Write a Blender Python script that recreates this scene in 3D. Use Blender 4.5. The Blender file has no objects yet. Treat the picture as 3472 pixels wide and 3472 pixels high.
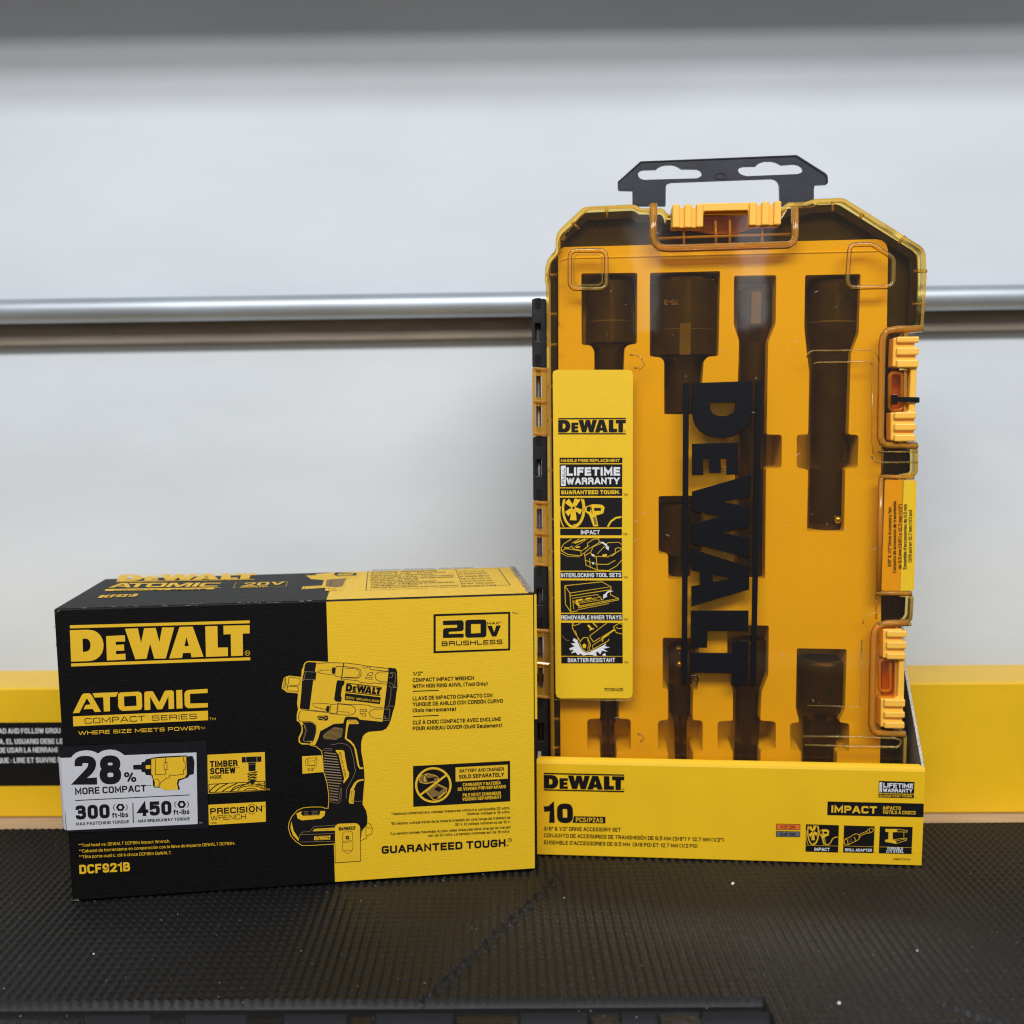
import bpy, bmesh, math, random
import numpy as np
from mathutils import Vector, Matrix
from mathutils.geometry import tessellate_polygon as _tess
random.seed(7); np.random.seed(7)
S = bpy.context.scene; COL = S.collection
V = Vector
def tessellate_polygon(loops): return _tess([[v*1000 for v in l] for l in loops])   # work in millimetres

# ------------------------------------------------------------------ camera
FPX, PITCH, ROLL, H, YAW = 3217.64, .11058, -.00902, .31178, -.00495
cp, sp = math.cos(PITCH), math.sin(PITCH)
FW = V((math.sin(YAW)*cp, math.cos(YAW)*cp, -sp))
rt = V((math.cos(YAW), -math.sin(YAW), 0)); up = rt.cross(FW)
RT = math.cos(ROLL)*rt+math.sin(ROLL)*up; UP = -math.sin(ROLL)*rt+math.cos(ROLL)*up
CAM = V((0, 0, H))
cd = bpy.data.cameras.new('camera'); co = bpy.data.objects.new('camera', cd); COL.objects.link(co)
co.matrix_world = Matrix(((RT.x, UP.x, -FW.x, 0), (RT.y, UP.y, -FW.y, 0), (RT.z, UP.z, -FW.z, H), (0, 0, 0, 1)))
cd.sensor_width = 36; cd.lens = 36*FPX/3472; cd.clip_start = .01; cd.clip_end = 50
cd.dof.use_dof = True; cd.dof.focus_distance = .607; cd.dof.aperture_fstop = cd.lens/6.6
S.camera = co

def ray(x, y):
    return (FW+RT*((x-1736)/FPX)-UP*((y-1736)/FPX))
class Plane:
    """a flat face standing in the scene: origin, width axis, height axis; n points to the viewer"""
    def __init__(s, o, ex, ey):
        s.o, s.ex, s.ey = V(o), V(ex).normalized(), V(ey).normalized(); s.n = s.ex.cross(s.ey).normalized()
        if s.n.dot(CAM-s.o) < 0: s.n = -s.n
    def uv(s, x, y, w=0):
        d = ray(x, y); o = s.o+s.n*w
        t = (o-CAM).dot(s.n)/d.dot(s.n); p = CAM+d*t-o
        return (p.dot(s.ex), p.dot(s.ey))
    def P(s, u, v, w=0): return s.o+s.ex*u+s.ey*v+s.n*w
def frame(x, y, a, h=0, lean=0):
    ex = V((math.cos(a), math.sin(a), 0)); b = V((-math.sin(a), math.cos(a), 0))
    return V((x, y, h)), ex, b

# ------------------------------------------------------------------ materials
def mat(name, col, rough=.5, metal=0, spec=.5, mottle=None, bump=None, coat=0, emit=None, sub=None):
    m = bpy.data.materials.new(name); m.use_nodes = True; nt = m.node_tree; b = nt.nodes['Principled BSDF']
    b.inputs['Base Color'].default_value = (*col, 1); b.inputs['Roughness'].default_value = rough
    b.inputs['Metallic'].default_value = metal; b.inputs['Specular IOR Level'].default_value = spec*.6 if max(col) < .05 else spec
    b.inputs['Coat Weight'].default_value = coat
    tc = nt.nodes.new('ShaderNodeTexCoord')
    def noise(sc, st=(1, 1, 1), det=4):
        mp = nt.nodes.new('ShaderNodeMapping'); mp.inputs['Scale'].default_value = st
        n = nt.nodes.new('ShaderNodeTexNoise'); n.inputs['Scale'].default_value = sc; n.inputs['Detail'].default_value = det
        nt.links.new(tc.outputs['Object'], mp.inputs[0]); nt.links.new(mp.outputs[0], n.inputs['Vector']); return n
    if mottle:
        sc, amt, *st = mottle
        n = noise(sc, *(st[:1] if st else ())); r = nt.nodes.new('ShaderNodeMapRange')
        r.inputs['From Min'].default_value = .25; r.inputs['From Max'].default_value = .75
        r.inputs['To Min'].default_value = 1-amt; r.inputs['To Max'].default_value = 1+amt
        mx = nt.nodes.new('ShaderNodeVectorMath'); mx.operation = 'SCALE'; mx.inputs[0].default_value = col
        nt.links.new(n.outputs[0], r.inputs[0]); nt.links.new(r.outputs[0], mx.inputs['Scale'])
        nt.links.new(mx.outputs[0], b.inputs['Base Color'])
    if bump:
        sc, stg, *st = bump
        n = noise(sc, *(st[:1] if st else ())); bp = nt.nodes.new('ShaderNodeBump')
        bp.inputs['Strength'].default_value = stg; bp.inputs['Distance'].default_value = .0006
        nt.links.new(n.outputs[0], bp.inputs['Height']); nt.links.new(bp.outputs[0], b.inputs['Normal'])
    return m
def tinted(name, col, gloss=.06, rough=.03, edge=.5, dc=(1., .52, .07)):
    """clear tinted plastic sheet: coloured transparency under a fresnel gloss"""
    m = bpy.data.materials.new(name); m.use_nodes = True; nt = m.node_tree; nt.nodes.clear()
    out = nt.nodes.new('ShaderNodeOutputMaterial'); tr = nt.nodes.new('ShaderNodeBsdfTransparent')
    df = nt.nodes.new('ShaderNodeBsdfDiffuse'); df.inputs[0].default_value = (*dc, 1)
    gl = nt.nodes.new('ShaderNodeBsdfGlossy'); gl.inputs['Roughness'].default_value = rough
    tr.inputs[0].default_value = (*col, 1)
    m0 = nt.nodes.new('ShaderNodeMixShader'); m0.inputs[0].default_value = gloss
    lw = nt.nodes.new('ShaderNodeFresnel'); lw.inputs['IOR'].default_value = 1.5
    mu = nt.nodes.new('ShaderNodeMath'); mu.operation = 'MULTIPLY'; mu.inputs[1].default_value = edge*1.6
    mu.use_clamp = True
    m1 = nt.nodes.new('ShaderNodeMixShader')
    tc = nt.nodes.new('ShaderNodeTexCoord'); n = nt.nodes.new('ShaderNodeTexNoise'); n.inputs['Scale'].default_value = 22
    bp = nt.nodes.new('ShaderNodeBump'); bp.inputs['Strength'].default_value = .12 if 'plastic' in name else .03; bp.inputs['Distance'].default_value = .002
    L = nt.links.new
    L(tc.outputs['Object'], n.inputs['Vector']); L(n.outputs[0], bp.inputs['Height']); L(bp.outputs[0], gl.inputs['Normal'])
    L(tr.outputs[0], m0.inputs[1]); L(df.outputs[0], m0.inputs[2])
    L(lw.outputs[0], mu.inputs[0]); L(mu.outputs[0], m1.inputs[0]); L(m0.outputs[0], m1.inputs[1]); L(gl.outputs[0], m1.inputs[2])
    L(m1.outputs[0], out.inputs[0])
    return m
YEL = (.70, .43, .018); INK = (.0055, .0042, .0038)
M = dict(
    yprint=mat('yellow_ink', (.80, .48, .016), .55, mottle=(900, .05)),
    yboard=mat('yellow_cardboard', (.84, .52, .014), .5, mottle=(260, .05, (1, 1, 6)), bump=(500, .25, (.5, .5, 3))),
    ykraft=mat('yellow_smooth_carton', (.88, .53, .014), .36, mottle=(30, .04), bump=(90, .1)),
    bboard=mat('black_cardboard', (.0045, .0037, .0034), .5, spec=.28, mottle=(300, .5, (1, 1, 4)), bump=(500, .3, (.5, .5, 3))),
    ink=mat('black_ink', INK, .5), inkg=mat('dark_red_ink', (.055, .035, .022), .6),
    white=mat('white_ink', (.78, .79, .82), .5), grey=mat('pale_grey_sticker', (.58, .585, .62), .4, mottle=(40, .03)),
    bstick=mat('black_sticker', (.010, .010, .013), .33, mottle=(200, .2)),
    orange=mat('orange_ink', (.80, .16, .02), .5), steel=mat('grey_ink', (.12, .13, .14), .5),
    bronze=mat('bronze_ink', (.22, .13, .035), .6),
    fawn=mat('fawn_ink', (.30, .20, .11), .6),
    raw=mat('raw_board', (.20, .185, .17), .8, mottle=(80, .15), bump=(300, .3)),
    rawedge=mat('raw_board_edge', (.50, .47, .42), .8, mottle=(900, .5)),
    flute=mat('torn_fluted_edge', (.30, .25, .20), .9, mottle=(700, .95), bump=(900, 1)),
    insert=mat('yellow_moulded_plastic', (.84, .61, .012), .42, mottle=(14, .05)),
    label=mat('yellow_label', (.86, .54, .016), .38, mottle=(300, .03)),
    catch=mat('orange_catch_plastic', (.70, .20, .012), .35),
    latch=mat('orange_yellow_plastic', (1., .54, .07), .38),
    black=mat('black_plastic', (.016, .016, .018), .42, mottle=(160, .25), bump=(400, .12)),
    tabm=mat('black_tab_plastic', (.028, .031, .042), .38, mottle=(60, .2), bump=(300, .15)),
    lett=mat('raised_black_letters', (.006, .006, .008), .3),
    shell=mat('black_case_shell', (.024, .020, .017), .55, mottle=(240, .3), bump=(300, .2)),
    tool=mat('phosphate_steel', (.072, .050, .045), .27, metal=.8, mottle=(60, .25), bump=(260, .2)),
    tool2=mat('phosphate_steel_worn_and_glint', (.12, .085, .06), .5, metal=.5, mottle=(60, .25)),  # paler steel, also colours the painted highlights on the tools
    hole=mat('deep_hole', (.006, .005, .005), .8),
    brass=mat('detent_ball_steel', (.75, .62, .35), .18, metal=1),
    pin=mat('hinge_pin_steel', (.20, .17, .15), .4, metal=.6),
    mat=mat('dark_rubber_foam', (.0088, .0086, .0092), .42, spec=.6, mottle=(7, .4), bump=(1800, .35)),
    wood=mat('pale_table_wood', (.50, .37, .25), .6, mottle=(20, .15, (1, 12, 12))),
    wall=mat('white_wall_paint', (.72, .775, .835), .55, mottle=(5, .06, (1, 1, 2.6)), bump=(9, .25)),
    pipe=mat('galvanised_steel', (.52, .57, .62), .50, metal=.8, mottle=(30, .12, (.3, 1, 1)), bump=(50, .3, (.15, 1, 1))),
    rail_shade=mat('rail_shade_tan', (.29, .24, .19), .7, mottle=(18, .2, (1, 8, 8))),
    shelf=mat('shelf_board', (.35, .33, .30), .7),
    speck=mat('pale_dust', (.7, .68, .65), .8),
    amber=tinted('amber_clear_plastic', (1., .77, .22), .016, .05, .42, (.75, .52, .38)),
    amberrim=tinted('amber_clear_rim', (1., .64, .11), .34, .05, .75, (1., .58, .08)),
    amberthick=tinted('amber_thick_moulding', (1., .66, .12), .34, .05, .6, (1., .47, .05)),
    rib=tinted('amber_clear_ridge', (1., .85, .28), .14, .05, .8, (1., .68, .14)),
)

# ------------------------------------------------------------------ objects
ROOT = {}
def empty(name, loc, label, cat, group=None):
    o = bpy.data.objects.new(name, None); o.location = loc; o.empty_display_size = .02; COL.objects.link(o)
    o['label'] = label; o['category'] = cat
    if group: o['group'] = group
    return o
def link(name, verts, faces, mats, midx=None, parent=None, smooth=False, bevel=0, seg=2):
    base = V((0, 0, 0)); p = parent
    while p is not None: base = base+p.location; p = p.parent
    me = bpy.data.meshes.new(name)
    me.from_pydata([tuple(V(v)-base) for v in verts], [], faces)
    for m in mats: me.materials.append(m)
    if midx is not None: me.polygons.foreach_set('material_index', midx)
    if smooth: me.polygons.foreach_set('use_smooth', [True]*len(me.polygons))
    me.update()
    o = bpy.data.objects.new(name, me); COL.objects.link(o)
    if parent is not None: o.parent = parent
    if bevel:
        bm = bmesh.new(); bm.from_mesh(me); bmesh.ops.remove_doubles(bm, verts=bm.verts, dist=1e-6)
        bmesh.ops.recalc_face_normals(bm, faces=bm.faces)
        bm.edges.ensure_lookup_table()
        es = [e for e in bm.edges if len(e.link_faces) == 2 and e.calc_face_angle(0) > .5]
        bmesh.ops.bevel(bm, geom=es, offset=bevel, segments=seg, profile=.5, affect='EDGES', clamp_overlap=True)
        bm.to_mesh(me); bm.free(); me.update()
    return o
def tag(o, label, cat, group=None, kind=None):
    if label: o['label'] = label
    if cat: o['category'] = cat
    if group: o['group'] = group
    if kind: o['kind'] = kind
    return o
class MB:
    """collects shapes for ONE mesh"""
    def __init__(s): s.v = []; s.f = []; s.m = []
    def add(s, vs, fs, mi=0):
        b = len(s.v); s.v += [V(v) for v in vs]; s.f += [tuple(i+b for i in f) for f in fs]; s.m += [mi]*len(fs)
    def box8(s, c, mi=0):  # c: 8 corners bottom 4 (ccw) then top 4
        s.add(c, [(0, 3, 2, 1), (4, 5, 6, 7), (0, 1, 5, 4), (1, 2, 6, 5), (2, 3, 7, 6), (3, 0, 4, 7)], mi)
    def slab(s, pl, u0, u1, v0, v1, w0, w1, mi=0):
        s.box8([pl.P(u0, v0, w0), pl.P(u1, v0, w0), pl.P(u1, v1, w0), pl.P(u0, v1, w0),
                pl.P(u0, v0, w1), pl.P(u1, v0, w1), pl.P(u1, v1, w1), pl.P(u0, v1, w1)], mi)
    def poly(s, pl, loops, w0, w1, mi=0, caps=True):
        """extruded outline with holes between depths w0 < w1"""
        flat = [p for l in loops for p in l]
        tris = tessellate_polygon([[V((p[0], p[1], 0)) for p in l] for l in loops])
        n = len(flat); vs = [pl.P(p[0], p[1], w1) for p in flat]+[pl.P(p[0], p[1], w0) for p in flat]
        fs = [tuple(t) for t in tris]+[tuple(i+n for i in reversed(t)) for t in tris]
        b = 0
        for l in loops:
            k = len(l)
            for i in range(k):
                j = (i+1) % k; fs.append((b+i, b+j, b+j+n, b+i+n))
            b += k
        s.add(vs, fs, mi)
    def tube(s, pts, r, seg=8, closed=False, mi=0):
        pts = [V(p) for p in pts]; n = len(pts); vs = []; prev = None
        for i, p in enumerate(pts):
            a = pts[(i-1) % n] if (closed or i) else p; c = pts[(i+1) % n] if (closed or i < n-1) else p
            t = (c-a).normalized()
            if prev is None:
                q = V((0, 0, 1)) if abs(t.z) < .9 else V((1, 0, 0)); x = t.cross(q).normalized()
            else: x = (prev-t*prev.dot(t)).normalized()
            prev = x; y = t.cross(x); rr = r[i] if isinstance(r, (list, tuple)) else r
            vs += [p+(x*math.cos(k*2*math.pi/seg)+y*math.sin(k*2*math.pi/seg))*rr for k in range(seg)]
        fs = []
        for i in range(n if closed else n-1):
            j = (i+1) % n
            fs += [(i*seg+k, i*seg+(k+1) % seg, j*seg+(k+1) % seg, j*seg+k) for k in range(seg)]
        if not closed: fs += [tuple(reversed(range(seg))), tuple((n-1)*seg+k for k in range(seg))]
        s.add(vs, fs, mi)
    def build(s, name, mats, parent=None, **k):
        return link(name, s.v, s.f, mats if isinstance(mats, list) else [mats], s.m, parent, **k)

# ---- text and drawing on flat faces
# lettering drawn as pen strokes on a grid 8 high: width; strokes split by |, ~ rounds a corner, c closes the stroke
GL = {
'A': '5.6;0,0 2.45,8 3.15,8 5.6,0|.9,2.4 4.7,2.4', 'B': '5;0,4.2 0,8 ~4.7,8 ~4.7,4.2 0,4.2|0,4.2 ~5,4.2 ~5,0 0,0 0,4.3', 'C': '5;5,6.1 ~5,8 ~0,8 ~0,0 ~5,0 5,1.9',
'D': '5;c0,0 0,8 ~5,8 ~5,0', 'E': '4.3;4.3,8 0,8 0,0 4.3,0|0,4.1 3.9,4.1', 'F': '4.2;4.2,8 0,8 0,0|0,4 3.7,4', 'G': '5;5,6.1 ~5,8 ~0,8 ~0,0 ~5,0 5,3.8 2.8,3.8',
'H': '5;0,0 0,8|5,0 5,8|0,4.1 5,4.1', 'I': '0;0,0 0,8', 'J': '4.3;4.3,8 ~4.3,0 ~0,0 0,2.6', 'K': '5;0,0 0,8|4.9,8 .5,3.4|1.7,4.6 5.1,0', 'L': '4.1;0,8 0,0 4.1,0',
'M': '6.4;0,0 0,8 3.2,1.6 6.4,8 6.4,0', 'N': '5;0,0 0,8 5,0 5,8', 'O': '5;c~0,0 ~0,8 ~5,8 ~5,0', 'P': '5;0,0 0,8 ~5,8 ~5,3.6 0,3.6', 'Q': '5;c~0,0 ~0,8 ~5,8 ~5,0|3,2 5.3,-.8',
'R': '5;0,0 0,8 ~4.9,8 ~4.9,3.9 0,3.9|2.4,3.9 ~4.9,3.9 5,0', 'S': '4.9;4.8,6.1 ~4.8,8 ~0,8 ~0,4.2 ~4.9,4 ~4.9,0 ~0,0 0,1.9', 'T': '5;0,8 5,8|2.5,8 2.5,0', 'U': '5;0,8 ~0,0 ~5,0 5,8',
'V': '5.3;0,8 2.4,0 2.9,0 5.3,8', 'W': '8;0,8 1.8,0 2.2,0 3.8,7.4 4.2,7.4 5.8,0 6.2,0 8,8', 'X': '5;0,0 5,8|0,8 5,0', 'Y': '5.2;0,8 2.6,3.6 5.2,8|2.6,3.8 2.6,0', 'Z': '4.7;0,8 4.7,8 0,0 4.7,0',
'0': '4.7;c~0,0 ~0,8 ~4.7,8 ~4.7,0', '1': '2.3;0,6.3 1.5,6.5 2.3,7.6 2.3,0', '2': '4.7;0,5.6 ~0,8 ~4.7,8 ~4.7,4.8 0,0 4.9,0', '3': '4.8;0,6 ~0,8 ~4.6,8 ~4.6,4.3 1.7,4.3|2.4,4.3 ~4.8,4.3 ~4.8,0 ~0,0 0,2',
'4': '5;3.7,0 3.7,7.6 .2,2.3 5.2,2.3', '5': '4.8;4.5,8 .3,8 .2,4.5 ~2.4,5.3 ~4.8,5 ~4.8,0 ~0,0 0,2', '6': '4.8;4.6,6.2 ~4.6,8 ~0,8 ~0,0 ~4.8,0 ~4.8,4.8 0,4.5', '7': '4.6;0,8 4.6,8 1.6,0',
'8': '4.8;c~.2,4.3 ~.2,8 ~4.6,8 ~4.6,4.3|c~0,0 ~0,4.3 ~4.8,4.3 ~4.8,0', '9': '4.8;.2,1.8 ~.2,0 ~4.8,0 ~4.8,8 ~0,8 ~0,3.3 4.8,3.5',
'a': '4.1;.1,4.1 ~.1,5.8 ~4,5.8 4,0|4,3.3 ~0,3.2 ~0,0 ~4,.1 4,1', 'b': '4.2;0,8 0,0|c~0,0 ~0,5.8 ~4.2,5.8 ~4.2,0', 'c': '4;4,4.3 ~4,5.8 ~0,5.8 ~0,0 ~4,0 4,1.5', 'd': '4.2;4.2,8 4.2,0|c~0,0 ~0,5.8 ~4.2,5.8 ~4.2,0',
'e': '4.1;0,2.9 4.1,2.9 ~4.1,5.8 ~0,5.8 ~0,0 ~4.1,0 4.1,1.4', 'f': '2.5;.9,0 ~.9,8 2.7,8|0,5.6 2.5,5.6', 'g': '4.2;4.2,5.8 ~4.2,-2 ~.1,-2 .1,-1|c~0,.2 ~0,5.8 ~4.2,5.8 ~4.2,.2', 'h': '4.2;0,8 0,0|0,4 ~0,5.8 ~4.2,5.8 4.2,0',
'i': '0;0,0 0,5.8|0,7.4 0,8.4', 'j': '.8;.8,5.8 ~.8,-2 0,-2|.8,7.4 .8,8.4', 'k': '4;0,0 0,8|3.8,5.8 .5,2.4|1.5,3.4 4,0', 'l': '0;0,0 0,8', 'm': '6.8;0,0 0,5.8|0,4.4 ~0,5.8 ~3.4,5.8 3.4,0|3.4,4.4 ~3.4,5.8 ~6.8,5.8 6.8,0',
'n': '4.2;0,0 0,5.8|0,4 ~0,5.8 ~4.2,5.8 4.2,0', 'o': '4.2;c~0,0 ~0,5.8 ~4.2,5.8 ~4.2,0', 'p': '4.2;0,5.8 0,-2|c~0,0 ~0,5.8 ~4.2,5.8 ~4.2,0', 'q': '4.2;4.2,5.8 4.2,-2|c~0,0 ~0,5.8 ~4.2,5.8 ~4.2,0', 'r': '2.3;0,0 0,5.8|0,3.8 ~0,5.8 2.3,5.7',
's': '3.9;3.8,4.3 ~3.8,5.8 ~0,5.8 ~0,3 ~3.9,2.8 ~3.9,0 ~0,0 0,1.5', 't': '2.7;1,7.4 ~1,0 2.7,0|0,5.6 2.7,5.6', 'u': '4.2;0,5.8 ~0,0 ~4.2,0 4.2,1.8|4.2,5.8 4.2,0', 'v': '4.2;0,5.8 1.9,0 2.3,0 4.2,5.8', 'w': '6.4;0,5.8 1.5,0 3.2,5.4 4.9,0 6.4,5.8',
'x': '4.2;0,0 4.2,5.8|0,5.8 4.2,0', 'y': '4.2;0,5.8 2.2,.2|4.2,5.8 ~2,-2 .4,-2', 'z': '3.8;0,5.8 3.8,5.8 0,0 3.8,0', '.': '0;0,-.3 0,.9', ',': '.4;.4,.9 0,-1.2', '-': '2.2;0,3 2.2,3', '/': '2.6;0,-.4 2.6,8.4', ':': '0;0,.2 0,1.4|0,4.2 0,5.4',
'(': '1.4;1.4,9 ~0,7 ~0,1 1.4,-1', ')': '1.4;0,9 ~1.4,7 ~1.4,1 0,-1', '"': '1.6;0,5.6 0,8|1.6,5.6 1.6,8', "'": '0;0,5.6 0,8', '%': '7;c~0,4.8 ~0,8 ~2.4,8 ~2.4,4.8|c~4.6,0 ~4.6,3.2 ~7,3.2 ~7,0|1.9,-.2 5.1,8.2',
'*': '2.2;0,6.8 2.2,6.8|.5,5.8 1.7,7.9|1.7,5.8 .5,7.9', '&': '5.4;5.4,0 .9,6 ~.9,8 ~3.6,8 ~3.6,5.6 ~0,3.4 ~0,0 ~4.4,0 5.2,3.4', '®': '5;c~0,0 ~0,8 ~5,8 ~5,0'}
ACC = {'Ó': ('O', '2,9.9 3.4,11.4'), 'É': ('E', '1.6,9.9 3,11.4'), 'À': ('A', '3.4,9.9 2,11.4'), 'Í': ('I', '-.5,9.9 .9,11.4'), 'é': ('e', '1.6,7.6 2.9,9.2'), 'è': ('e', '2.6,7.6 1.3,9.2'), 'á': ('a', '1.6,7.6 2.9,9.2'), 'í': ('i', '-.3,7.6 1,9.2'), 'ó': ('o', '1.6,7.6 2.9,9.2'), 'à': ('a', '2.6,7.6 1.3,9.2'), 'ê': ('e', '.8,7.4 2,9 3.3,7.4')}
def ribbon(q, hw, closed):
    q = [V(a) for a in q]; n = len(q); L = []; R = []
    for i in range(n):
        d0 = (q[i]-q[i-1]) if (i or closed) else None; d1 = (q[(i+1) % n]-q[i]) if (i < n-1 or closed) else None
        ds = [d.normalized() for d in (d0, d1) if d is not None and d.length > 1e-9] or [V((1, 0))]
        t = sum(ds, V((0, 0))); t = t.normalized() if t.length > 1e-6 else ds[0]
        nn = V((-t.y, t.x)); k = 1/max(.45, abs(nn.dot(V((-ds[0].y, ds[0].x)))))
        L.append(q[i]+nn*hw*k); R.append(q[i]-nn*hw*k)
    return [tuple(a) for a in L+R], [(i, (i+1) % n, n+(i+1) % n, n+i) for i in range(n if closed else n-1)]
def lay_text(text, L, h, t, sp):
    """stroke lettering of cap height h fitted to length L; returns points, faces and hair-thin layer steps"""
    ent = []
    for ch in text:
        if ch == ' ': ent.append(None); continue
        ex_ = ''
        if ch in ACC: ch, ex_ = ACC[ch]
        wd_, st_ = GL[ch].split(';'); ent.append((float(wd_), st_+('|'+ex_ if ex_ else '')))
    u = h/8; nat = 0; fix = 0
    n_ = sum(1 for e in ent if e); gaps = max(0, len(ent)-1)
    W0 = sum((e[0] if e else 1.6)*u for e in ent); G = gaps*sp*h
    tt = t*h
    s_ = (L-n_*tt)/(W0+G)
    if s_ < .42:      # very condensed: thin the strokes as well
        tt = max(.09*h, tt*.75); s_ = max(.3, (L-n_*tt)/(W0+G))
        if n_*tt+s_*(W0+G) > L*1.02: tt = (L-s_*(W0+G))/n_ if L > s_*(W0+G) else .05*h
    x = 0; V_, F_, Z_ = [], [], []; lv = 0
    for e in ent:
        if e is None: x += 1.6*u*s_+sp*h*s_; continue
        for pth in e[1].split('|'):
            closed = pth[0] == 'c'; pp = pth[1:] if closed else pth; P_ = []
            for tok in pp.split():
                rd = tok[0] == '~'; a, b = tok.lstrip('~').split(',')
                P_.append((x+tt/2+float(a)*u*s_, tt/2+float(b)/8*(h-tt), rd, float(b)))
            k = len(P_); out = []
            for i, (px, py, rd, _g) in enumerate(P_):
                if rd and (closed or 0 < i < k-1):
                    a = V(P_[i-1][:2]); b = V((px, py)); c = V(P_[(i+1) % k][:2]); r0 = .20*h
                    d0 = min(r0, (a-b).length*.5); d1 = min(r0, (c-b).length*.5)
                    p0 = b+(a-b).normalized()*d0; p1 = b+(c-b).normalized()*d1
                    for q_ in (0, .25, .5, .75, 1): out.append(tuple(p0*(1-q_)**2+b*2*q_*(1-q_)+p1*q_*q_))
                else: out.append((px, py))
            cl = [out[0]]
            for a in out[1:]:
                if (V(a)-V(cl[-1])).length > 1e-7: cl.append(a)
            if closed and (V(cl[0])-V(cl[-1])).length < 1e-7: cl.pop()
            ext = []
            vs, fs = ribbon(cl, tt/2, closed)
            if not closed:      # square ends on strokes that start or finish on the cap line or baseline
                for i0, i1 in ((0, 1), (-1, -2)):
                    d = V(cl[i0])-V(cl[i1]); d = d.normalized()*tt*.5
                    gy = P_[i0][3]
                    if abs(d.y) > abs(d.x)*1.2:
                        if not any(abs(gy-g) < .05 for g in (0, 8, 5.8)): continue
                        kk = len(cl); idx = 0 if i0 == 0 else kk-1
                        f_ = d/max(.5, abs(d.y)/d.length) if abs(d.y) > 0 else d
                        vs[idx] = (vs[idx][0]+f_.x, vs[idx][1]+f_.y); vs[idx+kk] = (vs[idx+kk][0]+f_.x, vs[idx+kk][1]+f_.y)
                        if abs(d.x) > 1e-9:   # cut slanted ends level
                            yl_ = cl[i0][1]+(tt/2 if d.y > 0 else -tt/2)
                            for q_ in (idx, idx+kk):
                                vx, vy = vs[q_]; vs[q_] = (vx+(yl_-vy)*d.x/d.y, yl_)
                    elif abs(d.x) >= abs(d.y)*1.2:
                        kk = len(cl); idx = 0 if i0 == 0 else kk-1
                        for q_ in (idx, idx+kk): vs[q_] = (vs[q_][0]+d.x, vs[q_][1]+d.y)
            m0 = len(V_); V_ += vs; F_ += [tuple(i+m0 for i in f) for f in fs]; Z_ += [(lv % 4)*.000012]*len(vs); lv += 1
        x += e[0]*u*s_+tt+sp*h*s_
    xm = max(a[0] for a in V_); f_ = L/xm
    return [(a*f_, b) for a, b in V_], F_, Z_
def cr(org, sc): return lambda pts: [(org[0]+x/sc, org[1]+y/sc) for x, y in pts]
CREV = lambda ps: list(reversed(ps))
class Ink:
    """print on one face of a thing: everything given in photo pixels is carried onto that real face"""
    def __init__(s, pl, crop=((0, 0), 1), w=.00012, warp=None):
        s.pl = pl; s.o, s.s = crop; s.w = w; s.mb = MB(); s.mats = []; s.warp = warp
    def mi(s, m):
        if m not in s.mats: s.mats.append(m)
        return s.mats.index(m)
    def p(s, x, y): return s.pl.uv(s.o[0]+x/s.s, s.o[1]+y/s.s)
    def put(s, uvs, fs, m, lay, zs=None):
        w = s.w+lay*.00007
        s.mb.add([s.pl.P(u, v, w+(s.warp(u, v) if s.warp else 0)+(zs[k] if zs is not None else 0)) for k, (u, v) in enumerate(uvs)], fs, s.mi(m))
    def uvpoly(s, loops, m, lay=0):
        t = tessellate_polygon([[V((a[0], a[1], 0)) for a in l] for l in loops])
        s.put([a for l in loops for a in l], [tuple(i) for i in t], m, lay)
    def poly(s, pts, m, lay=0, holes=()):
        s.uvpoly([[s.p(*a) for a in l] for l in [pts, *holes]], m, lay)
    def line(s, pts, wd, m, lay=1, closed=False):
        a, b = V(s.p(0, 0)), V(s.p(100, 0))
        vs, fs = ribbon([s.p(*a_) for a_ in pts], wd*(b-a).length/200, closed); s.put(vs, fs, m, lay)
    def oval(s, c, rx, ry, wd, m, lay=1, a0=0, a1=360, rot=0, fill=False):
        pts = []; r = math.radians(rot); N = 36
        for k in range(N+(0 if a1-a0 >= 360 else 1)):
            a = math.radians(a0+(a1-a0)*k/N); x, y = rx*math.cos(a), ry*math.sin(a)
            pts.append((c[0]+x*math.cos(r)-y*math.sin(r), c[1]+x*math.sin(r)+y*math.cos(r)))
        if fill: s.poly(pts, m, lay)
        else: s.line(pts, wd, m, lay, closed=a1-a0 >= 360)
    def text(s, t, p0, p1, h, m, lay=2, bold=.028, space=1.04):
        dx, dy = p1[0]-p0[0], p1[1]-p0[1]; L = math.hypot(dx, dy)
        a = V(s.p(*p0)); b = V(s.p(*p1)); c = V(s.p(p0[0]+dy/L*h, p0[1]-dx/L*h))
        e = (b-a).normalized(); nrm = V((-e.y, e.x)); hh = abs((c-a).dot(nrm))
        vs, fs, zz = lay_text(t, (b-a).length, hh, .105+bold*2.3, .14)
        s.put([tuple(a+e*x+nrm*y) for x, y in vs], fs, m, lay, zz)
    def quadmap(s, q):
        A = [V(s.p(*a)) for a in q]
        return lambda x, y: tuple((A[0]*(1-x)+A[1]*x)*(1-y)+(A[3]*(1-x)+A[2]*x)*y)
    def logo(s, q, m, lay=2, reg=True):
        f = s.quadmap(q)
        for loops in LOGO: s.uvpoly([[f(*a) for a in l] for l in loops], m, lay)
    def mark(s, q, glyph_set, m, lay=2):
        f = s.quadmap(q)
        for loops in glyph_set: s.uvpoly([[f(*a) for a in l] for l in loops], m, lay)
    def build(s, name, parent): return s.mb.build(name, s.mats, parent)
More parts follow.
